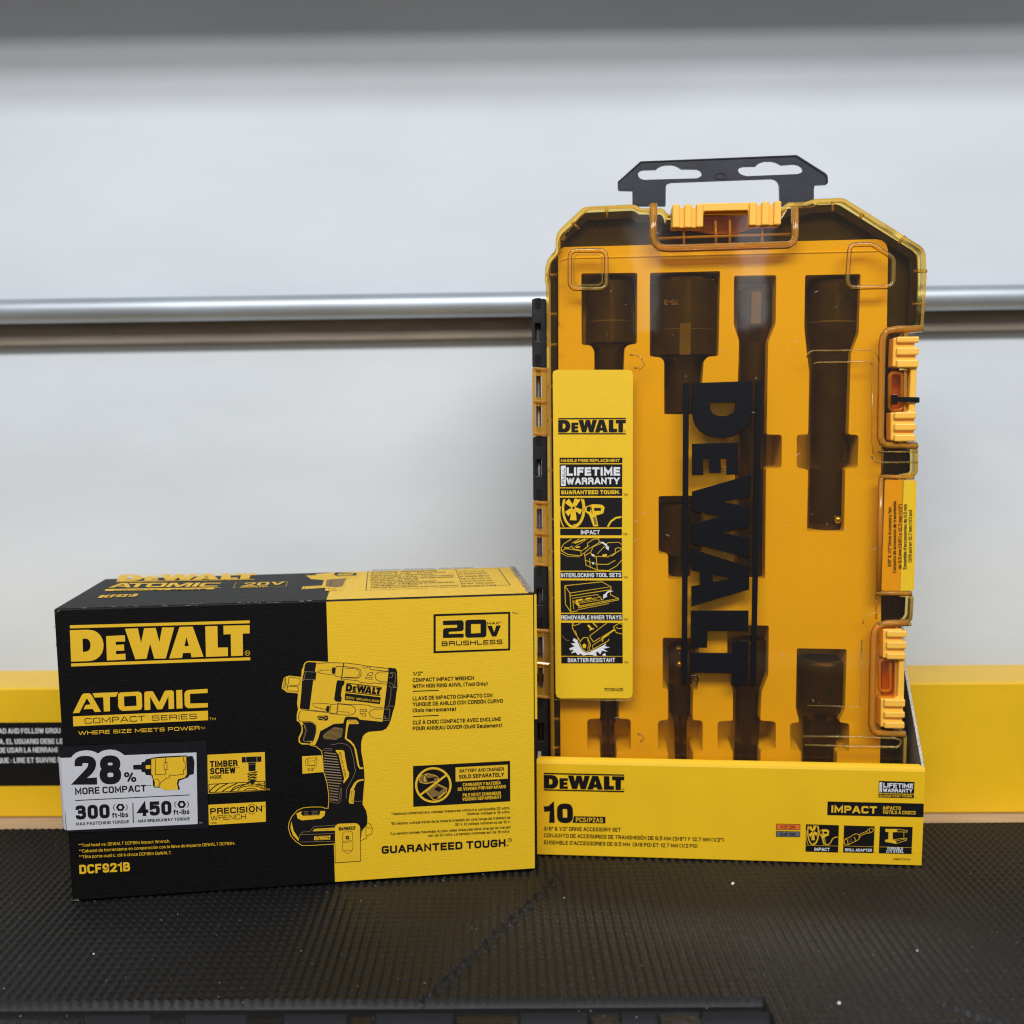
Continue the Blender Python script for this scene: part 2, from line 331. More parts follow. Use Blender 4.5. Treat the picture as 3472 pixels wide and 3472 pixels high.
def unit(q, polys):
    """rectify drawn letters: quad q (TL,TR,BR,BL) becomes the unit square"""
    (ax, ay), (bx, by), (cx, cy), (dx, dy) = q
    def inv(p):
        x, y = .5, .5
        for _ in range(20):
            fx = (ax*(1-x)+bx*x)*(1-y)+(dx*(1-x)+cx*x)*y-p[0]; fy = (ay*(1-x)+by*x)*(1-y)+(dy*(1-x)+cy*x)*y-p[1]
            a = (bx-ax)*(1-y)+(cx-dx)*y; b = (dx-ax)*(1-x)+(cx-bx)*x; c = (by-ay)*(1-y)+(cy-dy)*y; d = (dy-ay)*(1-x)+(cy-by)*x
            D = a*d-b*c; x -= (d*fx-b*fy)/D; y -= (a*fy-c*fx)/D
        return x, y
    return [[[inv(p) for p in l] for l in loops] for loops in polys]
LOGO = unit([(22, 90), (1862, 40), (1868, 447), (35, 512)], [
    [[(22, 90), (1862, 40), (1862, 69), (23, 122)]], [[(35, 480), (1868, 417), (1868, 447), (35, 512)]],
    [[(22, 140), (205, 135), (240, 139), (275, 149), (305, 168), (330, 196), (350, 232), (361, 285), (358, 335), (343, 378), (318, 412), (285, 437), (245, 452), (205, 457), (35, 462)],
     [(150, 226), (185, 226), (208, 235), (224, 258), (230, 290), (226, 325), (212, 347), (190, 358), (153, 362)]],
    [[(386, 200), (577, 192), (579, 256), (484, 258), (485, 290), (568, 286), (570, 348), (486, 352), (488, 386), (582, 380), (584, 442), (395, 450)]],
    [[(577, 125), (708, 120), (741, 270), (772, 120), (890, 116), (928, 262), (957, 112), (1080, 110), (994, 430), (876, 432), (833, 278), (797, 432), (682, 438)]],
    [[(1134, 107), (1270, 103), (1382, 412), (1258, 418), (1248, 372), (1170, 374), (1160, 424), (1028, 430)], [(1207, 210), (1230, 302), (1184, 304)]],
    [[(1400, 100), (1526, 97), (1530, 318), (1634, 316), (1636, 405), (1407, 414)]],
    [[(1588, 94), (1862, 88), (1862, 172), (1789, 174), (1792, 400), (1668, 406), (1664, 180), (1590, 184)]]])
AQ = [(62, 118), (1697, 50), (1702, 435), (68, 510)]
ATOM = unit(AQ, [
    [[(62, 350), (165, 138), (180, 117), (200, 110), (258, 108), (275, 116), (288, 132), (400, 332), (325, 336), (300, 298), (190, 302), (215, 250), (275, 243), (230, 168), (140, 345)]],
    [[(298, 107), (606, 95), (580, 150), (506, 152), (508, 326), (434, 330), (426, 156), (322, 160)]],
    [[(640, 98), (850, 88), (880, 98), (893, 125), (897, 270), (888, 298), (862, 312), (660, 322), (625, 306), (606, 270), (604, 135), (615, 108)], [(676, 146), (822, 138), (830, 260), (680, 268)]],
    [[(922, 110), (930, 92), (945, 87), (1018, 82), (1030, 90), (1105, 218), (1165, 90), (1180, 76), (1250, 72), (1275, 80), (1282, 98), (1286, 295), (1218, 300), (1216, 145), (1140, 300), (1080, 303), (993, 150), (996, 308), (925, 312)]],
    [[(1310, 70), (1383, 66), (1390, 290), (1316, 295)]],
    [[(1695, 54), (1697, 104), (1480, 115), (1482, 232), (1700, 226), (1700, 278), (1460, 290), (1430, 275), (1415, 250), (1410, 115), (1425, 85), (1455, 68)]]])
V20 = unit([(1101, 352), (1603, 336), (1603, 588), (1101, 607)], [
    [[(1163, 395), (1285, 391), (1297, 403), (1297, 450), (1286, 461), (1205, 466), (1200, 470), (1200, 482), (1297, 479), (1297, 503), (1163, 507), (1163, 455), (1172, 444), (1250, 440), (1255, 436), (1255, 420), (1163, 422)]],
    [[(1320, 389), (1435, 386), (1446, 398), (1446, 490), (1435, 502), (1320, 505), (1308, 494), (1308, 401)], [(1345, 416), (1408, 414), (1408, 475), (1345, 478)]],
    [[(1452, 428), (1482, 427), (1497, 470), (1512, 426), (1541, 425), (1512, 496), (1484, 497)]],
    [[(1101, 352), (1603, 336), (1603, 588), (1101, 607)], [(1115, 364), (1590, 348), (1590, 577), (1115, 594)]]])

# ================================================================== WRENCH CARTON
BX, BY, BA, BW, BH, BD = -.28624, .57417, .12673, .30, .19018, .10476
o, ex, eb = frame(BX, BY, BA); Z = V((0, 0, 1))
FRONT = Plane(o, ex, Z); TOP = Plane(o+Z*BH, ex, eb)
carton = empty('tool_carton', o, 'long black and yellow cardboard tool carton lying flat on the rubber mat', 'carton')
ud = FRONT.uv(1121, 2510)[0]
mb = MB(); BK = Plane(o, ex, Z)
P = lambda u, d, z: o+ex*u+eb*d+Z*z
us = [0, ud, BW]
for i in (0, 1):
    a, b = us[i], us[i+1]; m_ = 0 if i == 0 else 1
    mb.add([P(a, 0, 0), P(b, 0, 0), P(b, 0, BH), P(a, 0, BH)], [(0, 1, 2, 3)], m_)
    mb.add([P(a, 0, BH), P(b, 0, BH), P(b, BD, BH), P(a, BD, BH)], [(0, 1, 2, 3)], m_)
    mb.add([P(a, BD, 0), P(a, BD, BH), P(b, BD, BH), P(b, BD, 0)], [(0, 1, 2, 3)], m_)
    mb.add([P(a, 0, 0), P(a, BD, 0), P(b, BD, 0), P(b, 0, 0)], [(0, 1, 2, 3)], m_)
mb.add([P(0, 0, 0), P(0, 0, BH), P(0, BD, BH), P(0, BD, 0)], [(0, 1, 2, 3)], 0)
mb.add([P(BW, 0, 0), P(BW, BD, 0), P(BW, BD, BH), P(BW, 0, BH)], [(0, 1, 2, 3)], 1)
mb.build('carton_body', [M['bboard'], M['yboard']], carton, bevel=.0011)
# front panel's overlapping edge and the torn fluted end flap on the right
mb = MB(); mb.slab(FRONT, BW-.0004, BW+.0012, .105, BH-.0012, -.003, -.0002)
mb.build('front_flap_edge', M['yboard'], carton)
mb = MB()
N = 60; vs = []
for k in range(N+1):
    d = .0012+(BD-.003)*k/N; j = random.uniform(-.0006, .0006)
    vs += [P(BW-.0042+j, d, BH+.0001), P(BW-.003+j, d, BH+.0007), P(BW-.0004+j*.5, d, BH+.0005+random.uniform(-.0003, .0003)), P(BW+.0006+j*.4, d, BH-.0022)]
mb.add(vs, [(k*4+i, (k+1)*4+i, (k+1)*4+i+1, k*4+i+1) for k in range(N) for i in range(3)])
mb.build('end_flap', M['flute'], carton)

mb = MB()   # scuffs where the print has cracked along the folds
def scuff(p0, p1, n_, w_out):
    for _ in range(n_):
        t = random.random(); c = p0*(1-t)+p1*t; a = random.uniform(.0004, .0022); b_ = random.uniform(.00012, .0004); e = (p1-p0).normalized(); f = e.cross(w_out).normalized()
        off = w_out*.0003+f*random.uniform(-.0006, .0006); q_ = [c+off+e*(a*math.cos(k*1.0472)*random.uniform(.6, 1))+f*(b_*math.sin(k*1.0472)*random.uniform(.6, 1)) for k in range(6)]
        mb.add(q_, [tuple(range(6))])
dg_ = (Z-eb).normalized()
scuff(P(.001, .0003, BH-.0003), P(ud, .0003, BH-.0003), 34, dg_); scuff(P(.0002, .0003, .005), P(.0002, .0003, BH-.004), 10, (-ex-eb).normalized()); scuff(P(0.0004, .0002, BH-.003), P(.004, .0004, BH-.0002), 8, dg_); scuff(P(0.0004, 0, .001), P(.004, 0, .001), 6, -eb)
tag(mb.build('edge_scuffs', mat('cracked_print', (.16, .145, .13), .8), carton), None, None, kind='stuff')
# --- print on the front
C1 = ((160, 1900), 1.932); C2 = ((160, 2400), 1.932); C3 = ((900, 1900), 1.932); C4 = ((900, 2400), 1.932)
CL = ((230, 2090), 3.019); CA = ((230, 2320), 3.578); C5 = ((940, 2220), 4.6); C6 = ((960, 2500), 4.2)
C7 = ((180, 2500), 3.578); C8 = ((680, 2530), 6.9); C9 = ((1390, 2560), 5.52)
y_, k_ = M['yprint'], M['ink']
yy = M['yboard']
i = Ink(FRONT, CL); i.logo([(22, 90), (1862, 40), (1868, 447), (35, 512)], y_)
i.oval((1838, 375), 24, 24, 5, y_); i.text('R', (1828, 388), (1850, 387), 24, y_, bold=0); i.build('brand_logo', carton)
i = Ink(FRONT, CA); i.mark(AQ, ATOM, y_); i.poly([(62, 390), (1700, 320), (1702, 435), (68, 510)], y_)
i.text('COMPACT', (207, 477), (940, 444), 66, k_, bold=.012); i.text('SERIES', (1022, 441), (1566, 416), 62, k_, bold=.012)
i.text('TM', (1718, 435), (1795, 432), 30, y_, bold=.01)
i.text('WHERE SIZE MEETS POWER', (130, 614), (1600, 550), 46, y_, bold=.03); i.text('TM', (1612, 545), (1665, 542), 28, y_, bold=0)
i.build('series_title', carton)
# sticker wrapped over the left edge
def curl(u, v): return -max(0, -.0002-u)**2*260 + .0004
i = Ink(FRONT, C7, w=.0003, warp=curl)
A = V(i.p(55, 108)); B = V(i.p(1868, 38)); C_ = V(i.p(1885, 1100)); D = V(i.p(108, 1150))
n = 24; uv = []; fs = []
for a in range(n+1):
    t = (a/n)**2.2
    for b in (0, 1): uv.append(tuple((A*(1-t)+B*t)*(1-b)+(D*(1-t)+C_*t)*b))
for a in range(n): fs.append((a*2, a*2+1, a*2+3, a*2+2))
i.put(uv, fs, M['bstick'], 0)
g = [(140, 243), (225, 240), (245, 212), (280, 183), (330, 162), (400, 152), (460, 156), (510, 170), (550, 192), (590, 165), (640, 148), (700, 142), (760, 150), (815, 172), (845, 192), (868, 211), (1742, 178), (1757, 1045), (180, 1122)]
i.poly(g, M['grey'], 1)
lft = [((48, 236), (112, 1095)), ((62, 240), (118, 1104)), ((80, 243), (128, 1112)), ((105, 244), (150, 1120)), ((140, 243), (180, 1122))]
i.put([i.p(*a) for pr in lft for a in pr], [(k*2, k*2+1, k*2+3, k*2+2) for k in range(4)], M['grey'], 1)
b_ = M['bstick']
i.text('28', (272, 573), (833, 560), 352, b_, bold=.062, space=1.0); i.text('%', (868, 540), (1016, 534), 122, b_, bold=.03)
i.text('MORE COMPACT', (273, 690), (1135, 650), 82, b_, bold=.04); i.text('**', (1142, 612), (1196, 610), 40, b_, bold=.02)
i.line([(273, 760), (1661, 692)], 11, b_, 2); i.line([(972, 790), (978, 1030)], 12, b_, 2)
for s_, x0, x1, y0, y1 in (('300', 283, 694, 993, 973), ('450', 1030, 1442, 952, 933)): i.text(s_, (x0, y0), (x1, y1), 172, b_, bold=.06, space=1.0)
for dx, dy in ((0, 0), (742, -36)):
    i.text('ft-lbs', (722+dx, 968+dy), (916+dx, 960+dy), 60, b_, bold=.04)
    c = (821+dx, 843+dy); hx = [(c[0]+54*math.cos(a*math.pi/3), c[1]+50*math.sin(a*math.pi/3)) for a in range(6)]
    ci = [(c[0]+22*math.cos(a*math.pi/8), c[1]+22*math.sin(a*math.pi/8)) for a in range(16)]; i.poly(hx, b_, 2, [ci])
    i.oval(c, 84, 55, 9, b_, 2, 140, 222); i.oval(c, 84, 55, 9, b_, 2, -40, 42)
i.text('MAX FASTENING TORQUE', (285, 1064), (926, 1034), 38, b_, bold=.035); i.text('MAX BREAKAWAY TORQUE', (1033, 1028), (1662, 998), 38, b_, bold=.035)
i.poly([(975, 330), (1075, 325), (1078, 295), (1115, 290), (1130, 262), (1185, 250), (1215, 240), (1300, 228), (1460, 220), (1620, 213), (1630, 225), (1695, 220), (1710, 260), (1718, 300), (1710, 440), (1660, 450), (1640, 480), (1580, 502), (1535, 520), (1524, 560), (1545, 628), (1350, 635), (1310, 605), (1225, 602), (1215, 570), (1212, 500), (1195, 455), (1130, 450), (1115, 415), (1078, 415), (1075, 385), (977, 385)], b_, 2)
ys = M['yprint']
i.poly([(1196, 258), (1245, 248), (1618, 226), (1626, 440), (1600, 482), (1518, 503), (1506, 550), (1522, 628), (1350, 632), (1300, 598), (1237, 590), (1240, 540), (1217, 490), (1212, 450), (1196, 440)], ys, 3)
i.poly([(1128, 332), (1185, 330), (1185, 375), (1130, 377)], ys, 3)
for L in ([(1245, 250), (1245, 445), (1372, 440), (1370, 385)], [(1370, 235), (1370, 295)], [(1350, 300), (1385, 296), (1388, 385), (1352, 388), (1350, 300)],
          [(1585, 230), (1588, 285), (1606, 290), (1608, 378), (1586, 385), (1588, 440), (1480, 455), (1420, 450), (1412, 485), (1375, 490), (1305, 545), (1297, 600)],
          [(1225, 500), (1270, 498), (1290, 520), (1292, 560), (1275, 598)]): i.line(L, 7, b_, 4)
i.text('TM', (1775, 1040), (1812, 1038), 18, M['grey'], 2, bold=0)
i.build('wraparound_sticker', carton)
# timber screw and precision wrench badges
i = Ink(FRONT, C8); i.poly([(155, 200), (1503, 135), (1520, 1035), (175, 1110)], y_, 0)
i.text('TIMBER', (222, 492), (868, 462), 148, k_, bold=.05); i.text('SCREW', (228, 655), (826, 628), 145, k_, bold=.05)
i.text('TM', (845, 510), (915, 505), 26, k_, bold=.01); i.text('MODE', (230, 762), (497, 750), 78, k_, bold=.035)
i.poly([(965, 252), (1410, 235), (1424, 250), (1422, 360), (975, 382), (966, 368)], k_, 1)
for x in (1068, 1325): i.line([(x-8, 250), (x-2, 372)], 16, M['fawn'], 2)
i.poly([(1105, 380), (1300, 372), (1290, 410), (1286, 575), (1125, 585), (1120, 420)], k_, 1)
i.line([(1108, 384), (1300, 376)], 9, M['fawn'], 2); i.line([(1125, 424), (1285, 415)], 9, M['fawn'], 2)
for k in range(4):
    yy0 = 610+k*62; wdt = 120-k*8
    i.line([(1215-wdt, yy0+45), (1140, yy0+15), (1280, yy0-10), (1215+wdt, yy0-18)], 20, k_, 1)
    i.line([(1215-wdt, yy0+45), (1210, yy0+50), (1215+wdt, yy0-18)], 20, k_, 1)
i.poly([(1140, 800), (1295, 790), (1210, 945)], k_, 2); i.line([(1170, 870), (1210, 930), (1240, 870)], 9, y_, 3)
i.line([(195, 890), (700, 860), (1150, 838)], 18, k_, 1); i.line([(1280, 825), (1500, 818), (1505, 1022), (205, 1082), (195, 890)], 18, k_, 1)
for x0, x1 in ((205, 440), (345, 640), (505, 860), (690, 1130)):
    i.line([(x0, 1070-(x0-205)*.03), (x0+(x1-x0)*.3, 985), (x0+(x1-x0)*.65, 920), (x1, 875-(x1-440)*.03)], 24, k_, 1)
for rx, ry in ((150, 60), (300, 115), (450, 160)): i.oval((1180, 1040), rx, ry, 20, k_, 1, 180, 340)
for k in range(3): i.line([(1300+k*25, 905-k*30), (1400, 920-k*20), (1495, 1000-k*62)], 14, k_, 1)
i.text('TM', (1538, 1030), (1618, 1026), 40, y_, bold=.02)
i.poly([(182, 1370), (1522, 1297), (1530, 1765), (195, 1845)], y_, 0)
i.text('PRECISI', (230, 1590), (1098, 1546), 140, k_, bold=.045); i.text('N', (1300, 1532), (1442, 1525), 140, k_, bold=.045)
c = (1200, 1468); hx = [(c[0]+80*math.cos(a*math.pi/3), c[1]+82*math.sin(a*math.pi/3)) for a in range(6)]
i.poly(hx, k_, 1, [[(c[0]+42*math.cos(a*math.pi/8), c[1]+42*math.sin(a*math.pi/8)) for a in range(16)]])
i.oval(c, 100, 118, 14, k_, 1, 215, 318); i.oval(c, 100, 118, 14, k_, 1, 40, 140)
i.text('WRENCH', (238, 1735), (1060, 1697), 118, k_, bold=.0); i.text('MODE', (235, 1810), (380, 1803), 32, k_, bold=.02); i.text('TM', (1450, 1415), (1505, 1412), 34, k_, bold=0)
i.build('mode_badge', carton)
i = Ink(FRONT, C2)
i.text('**Tool head vs. DEWALT DCF894 Impact Wrench.', (207, 910), (805, 881), 20, y_, bold=.012)
i.text('**Cabezal de herramienta en comparación con la llave de impacto DEWALT DCF894.', (210, 948), (1232, 895), 20, y_, bold=.012)
i.text('**Tête porte-outil c. clé à chocs DCF894 DeWALT.', (210, 985), (817, 957), 20, y_, bold=.012)
i.text('DCF921B', (213, 1088), (545, 1068), 60, y_, bold=.05); i.build('printed_text', carton)
i = Ink(FRONT, C3)
q20 = [(1101, 352), (1603, 336), (1603, 588), (1101, 607)]; i.mark(q20, V20, k_)
i.text('BRUSHLESS', (1155, 559), (1552, 546), 29, k_, bold=.03); i.text('MAX*', (1452, 421), (1545, 417), 18, k_, bold=.03); i.text('TM', (1616, 354), (1656, 352), 14, k_, bold=.01)
i.build('voltage_badge', carton)
i = Ink(FRONT, C3)
for s_, a, b in (('1/2"', (965, 754), (1030, 752)), ('COMPACT IMPACT WRENCH', (965, 796), (1366, 781)), ('WITH HOG RING ANVIL (Tool Only)', (965, 836), (1455, 818)),
                 ('LLAVE DE IMPACTO COMPACTO CON', (965, 916), (1487, 894)), ('YUNQUE DE ANILLO CON CORDÓN CURVO', (965, 955), (1555, 931)), ('(Solo Herramienta)', (965, 994), (1247, 985)),
                 ('CLÉ À CHOC COMPACTE AVEC ENCLUME', (965, 1074), (1542, 1050)), ('POUR ANNEAU OUVER (Outil Seulement)', (965, 1113), (1550, 1091))):
    i.text(s_, a, b, 25, k_, bold=.03)
i.line([(965, 857), (1137, 850)], 6, k_); i.line([(965, 1022), (1137, 1014)], 6, k_)
i.build('printed_text', carton)
i = Ink(FRONT, C4)
for s_, a, b in (('*Maximum initial battery voltage (measured without a workload)is 20 volts.', (825, 702), (1602, 662)), ('Nominal voltage is 18 volts.', (1320, 702), (1602, 688)),
                 ('*El máximo voltaje inicial de la batería (medido sin una carga de trabajo) es', (822, 766), (1605, 724)), ('20 V. El voltaje nominal es de 18 V.', (1242, 771), (1605, 753)),
                 ('*La tension initiale maximale du bloc-piles (mesurée sans charge de travail)', (817, 832), (1605, 788)), ('est de 20 volts. La tension nominale est de 18 volts.', (1068, 844), (1602, 815))):
    i.text(s_, a, b, 17, k_, bold=.015)
i.text('GUARANTEED TOUGH.', (762, 955), (1592, 906), 50, k_, bold=.055, space=1.0); i.oval((1600, 865), 12, 12, 3, k_); i.text('R', (1595, 870), (1606, 870), 11, k_, bold=0)
i.build('slogan_and_notes', carton)
i = Ink(FRONT, C9); i.poly([(58, 205), (1872, 108), (1878, 865), (62, 968)], k_, 0)
i.oval((437, 558), 322, 314, 42, y_, 2); i.line([(692, 362), (188, 748)], 40, y_, 3)
i.poly([(852, 230), (1830, 178), (1832, 440), (855, 495)], y_, 1)
i.text('BATTERY AND CHARGER', (928, 328), (1757, 290), 66, k_, bold=.035); i.text('SOLD SEPARATELY', (918, 442), (1765, 400), 76, k_, bold=.045)
for s_, a, b in (('CARGADOR Y BATERÍA', (988, 583), (1700, 546)), ('SE VENDEN POR SEPARADO', (893, 668), (1793, 616)), ('PILE DE ET CHARGEUR', (988, 778), (1700, 738)), ('VENDUS SÉPARÉMENT', (980, 856), (1712, 812))): i.text(s_, a, b, 60, y_, bold=.04)
zz = M['bronze']
i.poly([(170, 460), (200, 380), (330, 345), (480, 380), (540, 430), (520, 490), (300, 535), (190, 510)], zz, 1)
i.line([(170, 460), (200, 380), (330, 345), (480, 380), (540, 430), (520, 490), (300, 535), (190, 510), (170, 460)], 11, y_, 2)
i.line([(250, 360), (330, 440), (520, 410)], 16, k_, 2); i.line([(300, 350), (270, 430), (290, 500)], 22, y_, 2); i.poly([(320, 450), (450, 425), (455, 475), (330, 500)], k_, 2)
i.poly([(300, 690), (500, 530), (690, 620), (680, 690), (480, 840), (430, 830)], zz, 1)
i.line([(300, 690), (500, 530), (690, 620), (680, 690), (480, 840), (430, 830), (300, 690)], 11, y_, 2)
i.poly([(450, 640), (520, 580), (620, 625), (540, 690)], k_, 2); i.line([(540, 800), (655, 700)], 30, y_, 2); i.poly([(430, 790), (520, 760), (510, 820), (450, 825)], k_, 2)
i.build('battery_notice', carton)
# the printed drawing of the impact wrench
i = Ink(FRONT, C5); T5 = lambda pts: pts
f6 = lambda pts: [((960+x/4.2-940)*4.6, (2500+y/4.2-2220)*4.6) for x, y in pts]
HB = [(1745, 200), (1850, 213), (1870, 260), (1876, 500), (1858, 600), (1838, 780), (1800, 900), (1775, 1000), (1745, 1080), (1700, 1150), (1640, 1182), (1430, 1200), (1375, 1225), (1335, 1270), (1315, 1340)] + \
    f6([(1110, 110), (1112, 200), (1130, 300), (1150, 430), (1160, 600), (1145, 760), (1130, 950), (1185, 1050), (1200, 1150), (1195, 1230), (1110, 1330), (1100, 1480), (700, 1512), (300, 1510), (230, 1480), (170, 1420), (110, 1320), (90, 1230), (110, 1150), (190, 1060), (280, 1030), (580, 1010), (640, 990), (650, 880), (630, 760), (600, 600), (570, 400), (565, 200), (480, 130), (400, 100)]) + \
    [(560, 1340), (665, 1200), (880, 1080), (1030, 1070), (1060, 965), (1250, 975), (1290, 1010), (1640, 1045)]
i.poly(HB, k_, 0)
Y1 = [(75, 530), (72, 490), (98, 370), (125, 345), (185, 325), (375, 345), (385, 230), (405, 190), (415, 145), (440, 115), (485, 95), (620, 100), (830, 112), (1050, 122), (1400, 160), (1745, 190), (1640, 1045), (1290, 1010), (1250, 975), (1090, 958), (1050, 985), (1030, 1065), (880, 1078), (670, 1192), (640, 1300), (590, 1410), (530, 1400), (380, 1397), (335, 1360), (332, 1290), (375, 1200), (382, 1130), (345, 1050), (305, 1030), (305, 930), (325, 850), (310, 760), (325, 600), (150, 585), (110, 550)]
i.poly(Y1, y_, 1)
i.poly([(480, 112), (612, 118), (588, 255), (612, 268), (597, 400), (562, 395), (502, 858), (352, 838), (375, 600), (388, 400), (415, 270), (430, 160), (450, 125)], k_, 2)
i.poly([(388, 1050), (520, 1050), (570, 1075), (598, 1110), (600, 1180), (585, 1290), (565, 1340), (430, 1345), (405, 1330), (410, 1290), (440, 1180), (430, 1110)], k_, 2)
i.poly([(385, 1090), (400, 1140), (395, 1210), (350, 1310), (365, 1370), (520, 1385), (520, 1350), (425, 1345), (402, 1330), (408, 1290), (438, 1180), (420, 1090)], k_, 2)
i.poly([(940, 395), (1052, 402), (1045, 455), (1012, 500), (992, 640), (1008, 665), (995, 735), (912, 727), (888, 692), (925, 430)], k_, 2)
i.poly([(630, 950), (770, 945), (795, 965), (795, 1000), (775, 1025), (650, 1015), (628, 990)], k_, 2); i.line([(648, 965), (715, 965), (715, 950), (772, 982), (712, 1010), (714, 995), (648, 990), (648, 965)], 7, y_, 3)
i.poly([(1722, 455), (1758, 470), (1752, 600), (1730, 790), (1668, 828)], k_, 2)
for L, w_ in (([(98, 520), (112, 375), (140, 358)], 9), ([(120, 530), (135, 365)], 9), ([(180, 360), (200, 345), (350, 365), (358, 400), (345, 460), (320, 480), (190, 470), (172, 440), (180, 360)], 8),
              ([(165, 490), (300, 490), (330, 510), (330, 570), (170, 560), (150, 540), (165, 490)], 8), ([(130, 440), (160, 470), (150, 540)], 8),
              ([(625, 130), (850, 120), (1100, 128), (1300, 155), (1400, 175), (1740, 212)], 10), ([(1035, 130), (1000, 385)], 16),
              ([(855, 235), (720, 235), (640, 250), (632, 270), (700, 290), (895, 315)], 8), ([(920, 180), (1030, 178), (1250, 205), (1300, 235), (1310, 290), (1290, 345), (1250, 365), (1000, 350), (905, 330), (900, 280), (920, 180)], 9),
              ([(1060, 205), (1240, 220), (1280, 260), (1280, 310), (1240, 350), (1040, 345)], 8),
              ([(1395, 315), (1450, 270), (1490, 275), (1480, 320), (1395, 315)], 8), ([(1380, 345), (1480, 350), (1478, 380), (1378, 370), (1380, 345)], 8),
              ([(1745, 265), (1600, 265), (1545, 290), (1525, 330), (1545, 385), (1610, 415), (1725, 425)], 9), ([(1435, 185), (1450, 225), (1730, 258), (1738, 215)], 9),
              ([(1010, 375), (1270, 405), (1300, 430), (1480, 445), (1510, 435), (1720, 458)], 9), ([(1335, 190), (1360, 205), (1400, 200), (1415, 180)], 8),
              ([(830, 765), (620, 750), (560, 752), (555, 775), (600, 815), (760, 852)], 8), ([(830, 770), (960, 765), (1160, 785), (1215, 830), (1222, 870), (1190, 920), (1130, 940), (930, 930)], 9),
              ([(840, 770), (820, 900), (905, 918), (932, 900)], 9), ([(950, 745), (928, 925)], 14), ([(960, 758), (1160, 775), (1260, 768), (1420, 785), (1470, 808), (1665, 828)], 9),
              ([(945, 885), (1100, 890), (1138, 915)], 8), ([(1295, 850), (1398, 855), (1390, 885), (1292, 875), (1295, 850)], 8), ([(1290, 905), (1380, 915), (1375, 958), (1335, 950), (1290, 905)], 8),
              ([(1650, 845), (1520, 845), (1460, 865), (1430, 905), (1460, 960), (1520, 985), (1625, 992)], 9), ([(375, 855), (520, 870), (760, 895), (905, 925)], 9), ([(520, 858), (760, 885)], 6),
              ([(365, 870), (345, 915), (335, 940), (335, 1000), (350, 1030), (520, 1040), (575, 1065), (605, 1110), (605, 1200), (570, 1320), (540, 1370)], 9)):
    i.line(L, w_, M['inkg'], 3)
i.poly([(860, 195), (905, 195), (900, 290), (880, 297), (850, 280)], k_, 3); i.poly([(770, 798), (820, 795), (805, 890), (780, 892), (758, 870)], k_, 3)
for L in ([(412, 255), (440, 262), (605, 268)], [(440, 262), (425, 360), (395, 405)], [(395, 405), (440, 380), (540, 378), (590, 388)], [(430, 1080), (455, 1180), (440, 1240), (410, 1330), (425, 1352), (540, 1350)]): i.line(L, 7, M['fawn'], 4)
# back cap line work, handle line work
for L in ([(1760, 275), (1830, 280), (1850, 300), (1830, 490)], [(1755, 290), (1790, 292), (1805, 320), (1790, 350), (1750, 350)], [(1740, 430), (1790, 450), (1820, 500), (1865, 502)], [(1740, 470), (1775, 510), (1770, 640), (1740, 795), (1700, 830)], [(1745, 797), (1830, 803)],
          [(1660, 850), (1760, 845), (1745, 1000), (1640, 992)], [(1660, 950), (1690, 965), (1680, 1000)], [(1640, 1022), (1750, 1025)], [(1790, 515), (1865, 505)]): i.line(L, 7, M['fawn'], 3)
i.poly([(1085, 1030), (1105, 1012), (1230, 1012), (1272, 1055), (1265, 1078), (1120, 1078), (1100, 1150), (1082, 1300), (1150, 1340), (1200, 1400), (1235, 1480)] + f6([(1085, 400), (1100, 425), (1142, 425), (1142, 448), (1090, 450), (1060, 400), (1010, 140), (960, 80), (880, 20)]) + [(1055, 1290)], y_, 2)
i.line([(1115, 1025), (1215, 1025), (1240, 1055), (1115, 1045), (1115, 1025)], 6, M['inkg'], 3)
i.poly(f6([(1145, 590), (1060, 605), (1010, 650), (960, 740), (935, 900), (945, 940), (1000, 945), (1022, 760), (1005, 740), (1045, 655), (1080, 625), (1148, 612)]), y_, 2)
i.line(f6([(975, 760), (1000, 765), (990, 915), (965, 905), (975, 760)]), 6, M['inkg'], 3)
i.poly(f6([(750, 178), (850, 180), (872, 200), (880, 270), (915, 460), (940, 500), (935, 560), (865, 655), (855, 630), (870, 590), (790, 240), (752, 200)]), y_, 2)
i.text('BRUSHLESS', f6([(800, 212)])[0], f6([(878, 560)])[0], 26, k_, 3, bold=.03)
for k in range(18):
    y0 = 215+k*38.5; xl = [585, 582, 578, 576, 577, 580, 585, 592, 600, 610, 620, 632, 645, 655, 660, 664, 666, 666][k]; xr = [760, 770, 780, 788, 796, 803, 812, 820, 832, 838, 838, 825, 800, 790, 788, 786, 780, 775][k]
    i.line(f6([(xl, y0), (xr-20, y0+18), (xr, y0+20)]), 16, M['fawn'], 3)
for L in ([(560, 190), (600, 155), (690, 158), (695, 180), (600, 185)], [(680, 95), (740, 98), (790, 78), (900, 95), (960, 150), (1000, 280), (1030, 480), (1000, 560), (930, 690), (905, 740), (898, 870)], [(668, 905), (720, 930), (790, 935), (822, 900), (830, 720)], [(1010, 912), (1125, 905)], [(668, 890), (780, 905), (800, 870), (820, 715)]): i.line(f6(L), 6, M['fawn'], 3)
pts = [(735, 1290), (720, 1180), (780, 1150), (870, 1130), (1010, 1140), (1028, 1190), (990, 1300), (870, 1330)]
i.poly([(715, 1290), (720, 1250), (800, 1180), (890, 1128), (1000, 1140), (1028, 1160), (1005, 1280), (920, 1325), (760, 1315)], M['bronze'], 2)
for k in range(9): i.line([(745+max(0, 5-k)*14, 1160+k*20), (1015, 1160+k*17)], 4, k_, 3)
